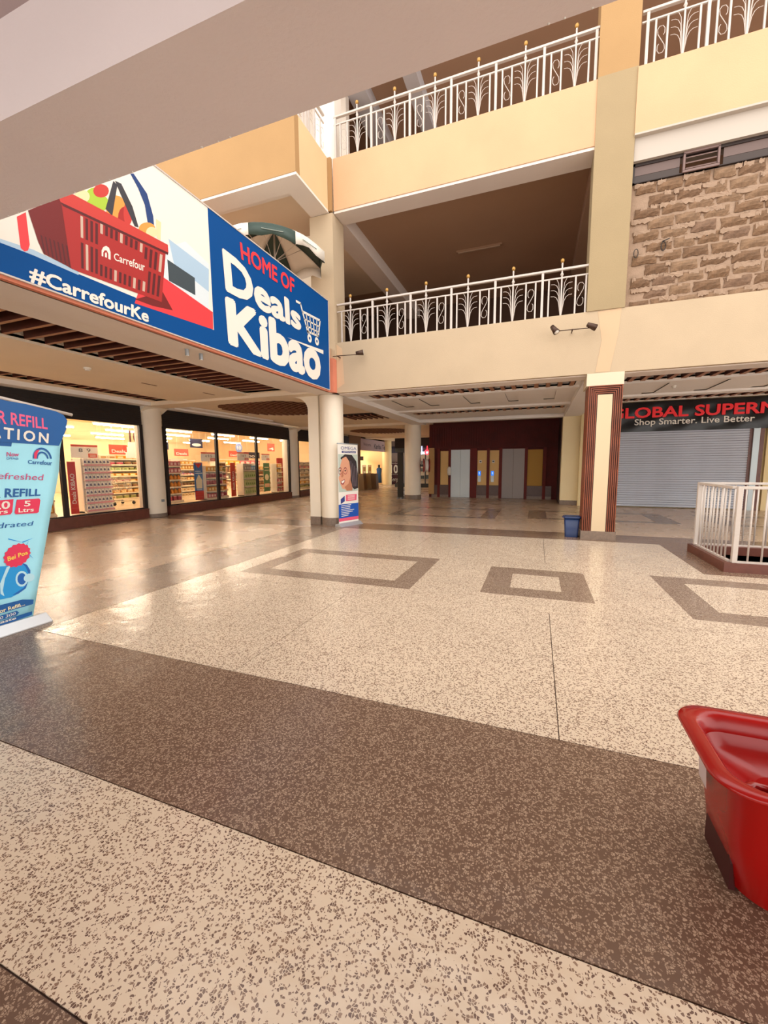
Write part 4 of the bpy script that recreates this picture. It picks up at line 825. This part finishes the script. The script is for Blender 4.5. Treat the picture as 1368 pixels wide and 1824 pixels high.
# water bottle print
mb = MB(); PW = [mat('w_blue', '#1698e0', .4), mat('w_deep', '#0a62b8', .4), mat('w_pale', '#b8e4f4', .4)]
bpoly(mb, [(-20, 1010), (20, 1008), (35, 1002), (48, 1006), (53, 1015), (54, 1024), (48, 1042), (35, 1056), (20, 1064), (0, 1068), (-20, 1070)], .005, 0)
bpoly(mb, [(38, 1002), (48, 1006), (54, 1016), (54, 1024), (50, 1020), (46, 1010)], .0055, 1); bpoly(mb, [(22, 1060), (42, 1047), (50, 1036), (46, 1048), (32, 1058)], .0055, 1)
bpoly(mb, [(12, 1010), (19, 1008), (9, 1030), (5, 1052), (8, 1062), (1, 1058), (0, 1040)], .0055, 2)
c = bp(39, 1031, .0056); mb.poly([c+Vector((0, .05*cos(i*pi/8), .075*sin(i*pi/8))) for i in range(16)], 2); mb.poly([c+Vector((.0004, .035*cos(i*pi/8), .055*sin(i*pi/8))) for i in range(16)], 1)
c = bp(52, 1029, .0062); mb.poly([c+Vector((0, .045*cos(i*pi/8), .04*sin(i*pi/8))) for i in range(16)], 2)
for a_, b_ in (((15, 960), (40, 966)), ((40, 966), (60, 958)), ((45, 975), (52, 962)), ((52, 988), (60, 995))):
    p0, p1 = bp(*a_, .0045), bp(*b_, .0045); n_ = Vector((0, 0, .006)); mb.poly([p0-n_, p1, p0+n_], 0)
ob('bottle_picture', mb, PW, bn, 'printed picture of a large blue water bottle')
mb = MB(); bpoly(mb, [(-60, 1080), (0, 1078), (40, 1068), (60, 1068), (59, 1076), (0, 1093), (-60, 1108)], .005); bpoly(mb, [(-60, 1116), (0, 1097), (30, 1088), (34, 1091), (30, 1096), (0, 1105), (-60, 1122)], .005); bpoly(mb, [(-60, 1126), (0, 1107), (57, 1089), (57, 1095), (0, 1116), (-60, 1136)], .005)
ob('footer_field', mb, DB, bn, 'dark blue footer')
mb = MB(); text_quad(mb, 'Available for Refill...', bq4((-55, 1110), (45, 1078), (-55, 1101), (42, 1073), .007), bold=.02, shear=.1); ob('yellow_lettering', mb, mat('ban_paleyellow', '#f4e8b8', .5), bn)
mb = MB(); text_quad(mb, '0709 200 300', bq4((-45, 1118), (28, 1095), (-45, 1112), (28, 1090), .007), shear=.1); text_quad(mb, 'great taste', bq4((-50, 1128), (29, 1104), (-50, 1121), (29, 1099), .007), bold=.02, shear=.1); ob('footer_lettering', mb, PURE, bn)
q1 = bp(129, 739); q0 = bp(0, 708); q0 = q0+(q0-q1)*.35
ob('top_bar', MB().tube([q0+Vector((-.01, 0, .0)), q1+Vector((-.01, 0, 0))], .016, 8), WMETAL, bn)
ob('stand_base', MB().prism([(.12, -.45, .0), (.12, -.45, .015), (.03, -.45, .085), (-.1, -.45, .06), (-.1, -.45, 0)], (0, .9, 0)), mat('base_silver', '#c8ccd0', .3, .5), bn, bevel=.004)
ob('pole', MB().tube([(-.06, 0, .05), (-.04, .02, 1.1), (-.02, .06, 2.08)], .01, 8), STEEL, bn)
# tall optician banner by the round column
b2 = thing('roll_up_banner', 'narrow optician roll up banner with a smiling woman beside the round column', 'banner', (-4.46, 9.28, 0)); A0 = Vector((-4.50, 8.86, 0)); A1 = Vector((-4.28, 9.54, 0)); dU = (A1-A0); Ln = dU.length; dU.normalize(); nrm = Vector((dU.y, -dU.x, 0))
b2.rotation_euler.z = math.atan2(dU.y, dU.x); b2.location = (A0+A1)/2
Hh = 2.02
ob('banner_sheet', B(-Ln/2, Ln/2, -.003, 0, .06, Hh), PURE, b2)
def uvp(u, v, d=.004): return Vector((-Ln/2+Ln*u, -.003-d, .06+(Hh-.06)*v))
def b2p(mb, pts, d=.002, mi=0): mb.poly([uvp(u, v, d) for u, v in pts], mi)
C2 = [mat('o_skin', '#b87858', .5), mat('o_skinl', '#d89c7c', .5), mat('o_hair', '#2c2226', .6), mat('o_hairl', '#84727c', .6), mat('o_blue', '#0a50b0', .5), mat('o_pink', '#e85878', .5), mat('o_navy', '#283880', .5), PURE, mat('o_bg', '#b8c4b8', .5), mat('o_lip', '#983840', .5)]
mb = MB(); b2p(mb, [(.02, .4), (.98, .4), (.98, .87), (.02, .87)], .001, 8)
b2p(mb, [(.12, .82), (.35, .87), (.7, .86), (.92, .78), (1, .6), (1, .44), (.8, .42), (.55, .5), (.2, .84)], .002, 2)
b2p(mb, [(.08, .6), (.12, .74), (.22, .82), (.4, .84), (.56, .78), (.62, .66), (.62, .54), (.7, .46), (.7, .41), (.4, .41), (.34, .43), (.2, .44), (.1, .5), (.02, .57), (.04, .6)], .0025, 1)
b2p(mb, [(.3, .46), (.5, .5), (.62, .6), (.62, .54), (.7, .46), (.7, .41), (.42, .41), (.38, .43)], .0028, 0)
for k in range(9): b2p(mb, [(.58+k*.045, .8-k*.015), (.6+k*.045, .8-k*.015), (.7+k*.034, .46), (.68+k*.034, .46)], .0032, 3 if k % 2 else 2)
b2p(mb, [(.12, .535), (.3, .56), (.33, .53), (.24, .49), (.14, .5)], .0035, 9); b2p(mb, [(.14, .53), (.29, .55), (.3, .53), (.2, .505)], .004, 7)
for cx in (.1, .35):
    n = 16; vs = [uvp(cx+(R)*cos(2*pi*i/n), .66+R*.42*sin(2*pi*i/n), .0042) for R in (.1, .082) for i in range(n)]; mb.add(vs, [(i, (i+1) % n, n+(i+1) % n, n+i) for i in range(n)], 9)
    b2p(mb, [(cx-.05, .665), (cx, .675), (cx+.05, .665), (cx, .655)], .0041, 2); b2p(mb, [(cx-.07, .695), (cx, .71), (cx+.07, .697), (cx, .703)], .0041, 2)
b2p(mb, [(.2, .66), (.14, .59), (.2, .58), (.26, .6), (.24, .66)], .0036, 0)
b2p(mb, [(.1, .31), (.3, .35), (.3, .28), (.1, .25)], .002, 6); b2p(mb, [(.36, .28), (.9, .28), (.92, .36), (.36, .36)], .002, 5); 
for k in range(4): b2p(mb, [(.45, .295+k*.016), (.82, .295+k*.016), (.82, .301+k*.016), (.45, .301+k*.016)], .003, 7)
b2p(mb, [(0, .07), (1, .07), (1, .245), (0, .245)], .002, 4); b2p(mb, [(0, .03), (1, .03), (1, .07), (0, .07)], .002, 5); b2p(mb, [(.2, .885), (.9, .885), (.9, .91), (.2, .91)], .002, 6)
for k in range(7): w_ = (.5, .45, .45, .65, .58, .4, .35)[k]; b2p(mb, [(.12, .23-k*.022), (.12+w_, .235-k*.022), (.12+w_, .227-k*.022), (.12, .222-k*.022)], .003, 7)
ob('portrait', mb, C2, b2, 'printed portrait of a smiling woman with glasses and braids')
ob('lettering', text_quad(MB(), 'OMEGA', (uvp(.15, .925), uvp(.93, .925), uvp(.15, .965), uvp(.93, .965))), mat('o_navy', '#283880'), b2); ob('footer_lettering', text_quad(MB(), '0700 111 222'.replace('111', 'OPTICIANS').split()[1], (uvp(.25, .89, .005), uvp(.85, .89, .005), uvp(.25, .905, .005), uvp(.85, .905, .005))), PURE, b2)
ob('top_bar', MB().tube([(-Ln/2-.01, 0, Hh), (Ln/2+.01, 0, Hh)], .015, 8), STEEL, b2)
ob('stand_base', MB().prism([(-Ln/2-.04, -.14, 0), (-Ln/2-.04, -.1, .02), (-Ln/2-.04, -.02, .08), (-Ln/2-.04, .08, .06), (-Ln/2-.04, .1, 0)], (Ln+.08, 0, 0)), mat('base_silver', '#c8ccd0', .3, .5), b2, bevel=.004)
ob('pole', MB().tube([(0, .03, .05), (0, .02, Hh)], .01, 8), STEEL, b2)
# ================================================================== BLUE BIN
t = thing('waste_bin', 'navy blue plastic waste bin against the wood clad pillar', 'bin', (.71, 9.15, 0)); BB = mat('bin_blue', '#17305e', .35)
def rrect(w_, d_, r_, z, n=5):
    o_ = []
    for cx, cy, a0 in ((w_-r_, d_-r_, 0), (-w_+r_, d_-r_, pi/2), (-w_+r_, -d_+r_, pi), (w_-r_, -d_+r_, 1.5*pi)):
        for k in range(n+1): a = a0+pi/2*k/n; o_.append((cx+r_*cos(a), cy+r_*sin(a), z))
    return o_
def loft(mb, rings, mi=0, smooth=True, capb=False, capt=False):
    n = len(rings[0]); vs = [v_ for r_ in rings for v_ in r_]
    mb.add(vs, [(i*n+j, i*n+(j+1) % n, (i+1)*n+(j+1) % n, (i+1)*n+j) for i in range(len(rings)-1) for j in range(n)], mi, smooth)
    if capb: mb.add(rings[0], [list(range(n))], mi)
    if capt: mb.add(rings[-1], [list(range(n))], mi)
    return mb
ob('body', loft(MB(), [rrect(.12, .1, .03, 0), rrect(.145, .125, .035, .4), rrect(.135, .115, .03, .4), rrect(.11, .09, .025, .02)], capb=True, capt=True), BB, t)
ob('rim', loft(MB(), [rrect(.16, .14, .04, .39), rrect(.165, .145, .04, .41), rrect(.155, .135, .04, .43), rrect(.13, .11, .03, .43), rrect(.13, .11, .03, .4)]), BB, t); ob('swing_lid', loft(MB(), [rrect(.128, .108, .03, .405), rrect(.1, .08, .03, .42)], capt=True), mat('bin_dark', '#0c1830', .4), t)
ob('handle', MB().box(-.18, -.155, -.04, .04, .39, .42).box(.155, .18, -.04, .04, .39, .42), BB, t, bevel=.004)
# ================================================================== RED TUB
RP_ = mat('tub_red', '#a00b08', .22, noise=(3, .12)); tub = thing('plastic_tub', 'glossy red plastic tub with flared rim on the dark floor band', 'tub', (1.02, 1.74, 0))
def tr(w_, d_, r_, z, ox=0, oy=0): return [(x_+ox, y_+oy, z_) for x_, y_, z_ in rrect(w_, d_, r_, z, 8)]
rings = [tr(.30, .17, .09, 0), tr(.325, .185, .1, .02), tr(.345, .2, .1, .2), tr(.37, .215, .1, .42), tr(.385, .225, .1, .455)]
ob('body', loft(MB(), rings, capb=True), RP_, tub)
ob('rim', loft(MB(), [tr(.385, .225, .1, .45), tr(.43, .262, .12, .447), tr(.44, .27, .12, .455), tr(.435, .266, .12, .466), tr(.39, .232, .1, .47), tr(.372, .212, .1, .455), tr(.355, .2, .09, .4)]), RP_, tub)
ob('inner_bowl', loft(MB(), [tr(.355, .2, .09, .4), tr(.335, .185, .09, .36), tr(.31, .165, .08, .335), tr(.22, .1, .08, .31)], capt=True), RP_, tub)
ob('inner_ledge', MB().tube([(-.31, -.1, .372), (-.26, -.03, .352), (-.2, -.02, .342), (-.12, -.1, .338), (.0, -.13, .34), (.15, -.13, .34)], .016, 8), RP_, tub)
ob('recess', MB().prism([(-.335, -.12+0, .0), (-.335, .1, .0), (-.335, .1, .1), (-.335, .04, .19), (-.335, -.04, .19), (-.335, -.12, .1)], (.02, 0, 0)), mat('tub_shadow', '#3a0404', .5), tub)  # dark prism stands in for the shade inside the arch cutout
ob('label_sticker', MB().poly([(-.372, .02, .26), (-.375, .09, .27), (-.384, .085, .38), (-.381, .02, .39)]), mat('sticker', '#c8b8b8', .4), tub)
# ================================================================== FAR END
t = thing('notice_board', 'tall dark board standing beside the far round column', 'board', (-5.62, 17.2, 0)); ob('panel', B(-.16, .1, -.03, .03, .06, 2.05), mat('board_dark', '#2a2216', .6), t); ob('foot', MB().box(-.14, -.1, -.2, .2, 0, .06).box(.04, .08, -.2, .2, 0, .06), STEEL, t)
for k, (x, y, lab) in enumerate(((-10.15, 22.6, 'beige wedge shaped counter half hidden by the optician banner'), (-9.75, 23.6, 'beige wedge shaped counter with dark front notch'))):
    t = thing('counter', lab, 'counter', (x, y, 0)); ob('body', MB().prism([(-.4, 0, 0), (.1, 0, 0), (.02, 0, .98), (-.45, 0, .98)], (0, .5, 0)), mat('counter_beige', '#c8a878', .6), t); ob('front_notch', MB().prism([(.1, .02, 0), (.42, .02, 0), (.36, .02, .96), (.05, .02, .96)], (0, .4, 0)), mat('counter_shade', '#8a6c48', .6), t)
st('wall_far', MB().box(-14, -8.4, 30, 30.2, 0, 3.4), mat('far_grey', '#8a7a78', .8), label='far end wall'); st('wall_far', B(-14, -8.4, 29.95, 30, 2.4, 2.9), mat('navy', '#2c2c48'))
q = [at(694, 826, 1, 29.6), at(711, 826, 1, 29.6)]
t = thing('anniversary_poster', 'maroon poster with a white 10 beside the far ochre column', 'poster', (q[0].x-.3, 29.7, 0)); ob('board', B(0, 1.25, 0, .03, .02, 1.72), mat('poster_maroon', '#4c2430', .6), t)
mb = MB(); PQ = lambda u0, u1, z0, z1: ((u0, -.005, z0), (u1, -.005, z0), (u0, -.005, z1), (u1, -.005, z1))
text_quad(mb, '10', PQ(.35, .95, .85, 1.5), bold=.03); text_quad(mb, 'years', PQ(.4, .9, .72, .8), spacing=1.4); text_quad(mb, 'Kenya', PQ(.22, 1.15, .15, .55), shear=.3); text_quad(mb, 'Carrefour', PQ(.4, .95, 1.58, 1.66)); ob('lettering', mb, PURE, t)
# entrance of the far shop on the left wall, lit inside
t = thing('shop_sign', 'mauve fascia sign reading Karibu Tena over the far shop entrance', 'sign', (-10.62, 24.2, 2.45)); ob('board', B(-.1, 0, 0, 5.2, 0, .75), mat('mauve_board', '#b39ca2', .7), t)
mb = MB(); text_quad(mb, 'Karibu Tena', yz(.006, 2.3, 4.9, .15, .5), bold=.02); text_quad(mb, 'Welcome', yz(.006, .4, 1.7, .3, .5)); ob('lettering', mb, mat('sign_ink', '#3a2c38'), t)
st('wall_left', B(-11.0, -10.7, 24.0, 24.25, 0, 3.3), mat('dim_wall', '#8a6a4c'))
st('floor_shop', B(-16, -11, 24.3, 29.6, .0, .01), mat('shop_tiles', '#e3cba6', .25)); st('wall_shop', MB().box(-16.1, -16, 24.3, 29.8, 0, 3.3).box(-16, -10.9, 29.6, 29.7, 0, 3.3), mat('shop_wall', '#e8cfa6')); st('ceiling', B(-16, -10.7, 24.3, 29.6, 3.2, 3.3), mat('shop_ceiling', '#e8caa0'))
for k in range(8):  # lamp set doubled, extra ones added to brighten the dim far arcade
    dup(first, (-11.8-k*.45, 25.0+(k%4)*1.1, 2.35 if k < 4 else 2.7), label=f'glowing strip lamp, set doubled for light, in the far shop entrance, {ORD[k]} from the doorway')['group'] = 'strip lamps in the far shop entrance'
for k in range(4):
    t = thing('display_rack', 'small white display rack inside the far shop entrance, ' + ('next to the counter', 'second from the counter', 'third from the counter', 'nearest the ochre column')[k], 'rack', (-11.9, 25.2+k*1.05, 0)); ob('frame', MB().box(-.05, 0, 0, .75, 0, 1.5), SHF, t)
    ob('picture', MB().box(0, .01, .2, .6, .8, 1.35).box(.01, .02, .25, .55, .9, 1.05, 1), [(pc('#a88048'), pc('#b04a30'), pc('#a88048'), pc('#c8a060'))[k], pc('#f2ece0')], t); ob('shelf', MB().box(0, .2, .1, .7, .7, .72).box(0, .2, .1, .7, .4, .42), SHF, t)
deals('navy hanging band inside the far shop entrance', -12.6, 25, 29.2, 1.85, 2.15, 'Beauty', NAVY)
t = thing('mannequin', 'blue gowned display figure inside the far shop entrance', 'mannequin', (-11.2, 28.9, 0)); ob('gown', MB().lathe([(0, .15), (.2, .15), (.17, .8), (.2, 1.2), (.08, 1.3), (0, 1.3)], 14), mat('gown_blue', '#24508c', .7), t); ob('head', MB().lathe([(0, 1.28), (.06, 1.3), (.09, 1.4), (.06, 1.5), (0, 1.52)], 12), BLACK, t); ob('base', MB().cyl(.2, 0, .03, (0, 0), 16).cyl(.02, .03, .2, (0, 0), 8), PURE, t)
# glazed shop at the far right gap
st('wall_far', MB().box(-9, -4.95, 26.2, 26.4, 2.6, 3.4), DARK); st('wall_far', MB().box(-9, -4.95, 28.5, 28.6, 0, 2.6), mat('cool_glow_wall', '#c8e0e8', emit=.8))  # rear wall glows by itself in place of the shop's lighting
k = bpy.data.objects.new('window_4', None); COL.objects.link(k); k['kind'] = 'structure'; k['label'] = 'glazed shop front with bluish light behind the far column'
ob('window_frame', MB().box(-9, -4.95, 26.2, 26.26, 0, .25).box(-9, -4.95, 26.2, 26.26, 2.35, 2.6).box(-6.92, -6.86, 26.2, 26.26, .2, 2.4).box(-8.2, -8.1, 26.2, 26.26, .2, 2.4), mat('frame_grey', '#40484c', .5), k)
for a, b in ((-8.1, -6.92), (-6.86, -4.95)): ob('pane', B(a, b, 26.22, 26.23, .25, 2.35), GLASS, k)
t = thing('shelf_unit', 'glass fronted cabinet with dark goods behind the far glazed shop front', 'shelf', (-7.6, 27.2, 0)); ob('frame', MB().box(0, 2, 0, .05, 0, 2.2), SHF, t)
for z in (.5, 1.0, 1.5): ob('shelf', B(0, 2, -.3, 0, z, z+.03), SHF, t); ob('goods', MB().box(.1, .35, -.2, 0, z+.03, z+.25).box(.5, .8, -.2, 0, z+.03, z+.3).box(1.1, 1.5, -.2, 0, z+.03, z+.2), mat('dark_goods', '#4a5a5c'), t)
q = at(760.5, 805.5, 1, 26.1); n = 20; mb = MB(); mb.box(q.x-.01, q.x+.01, 26.1, 26.2, q.z+.1, 2.7).tube([(q.x+.13*cos(2*pi*i/n), 26.1, q.z+.13*sin(2*pi*i/n)) for i in range(n+1)], .035, 8)
ob('ring_sign', mb, mat('neon_red', (1, .02, .03, 1), emit=4), None, 'glowing red ring sign above the far glazed shop front', 'sign')
q = at(751, 807, 1, 26.1); ob('bulb_sign', MB().box(q.x-.01, q.x+.01, 26.09, 26.2, q.z, 2.7).lathe([(0, -.1), (.1, 0), (0, .1)], 12, (q.x, 26.1, q.z)), mat('bulb_blue', '#c8d8ff', emit=2), None, 'small bluish lit sign left of the red ring', 'sign')
t = thing('hose_reel', 'red fire hose reel on the back of the far round column', 'hose reel', (-4.5, 17.3, 1.46))
o = ob('drum', MB().lathe([(0, -.14), (.29, -.14), (.3, -.12), (.3, -.1), (.2, -.09), (.2, .09), (.3, .1), (.3, .12), (.29, .14), (0, .14)], 24), mat('reel_red', '#8a1410', .35), t); o.rotation_euler = (0, pi/2, radians(20))
o = ob('hose', MB().lathe([(.2, -.09), (.26, -.06), (.26, .06), (.2, .09)], 24), PURE, t); o.rotation_euler = (0, pi/2, radians(20)); ob('bracket', B(-.27, .0, -.03, .03, -.05, .05), BLACK, t)
print('PRODUCTS', NPROD[0], 'OBJECTS', len(bpy.data.objects))
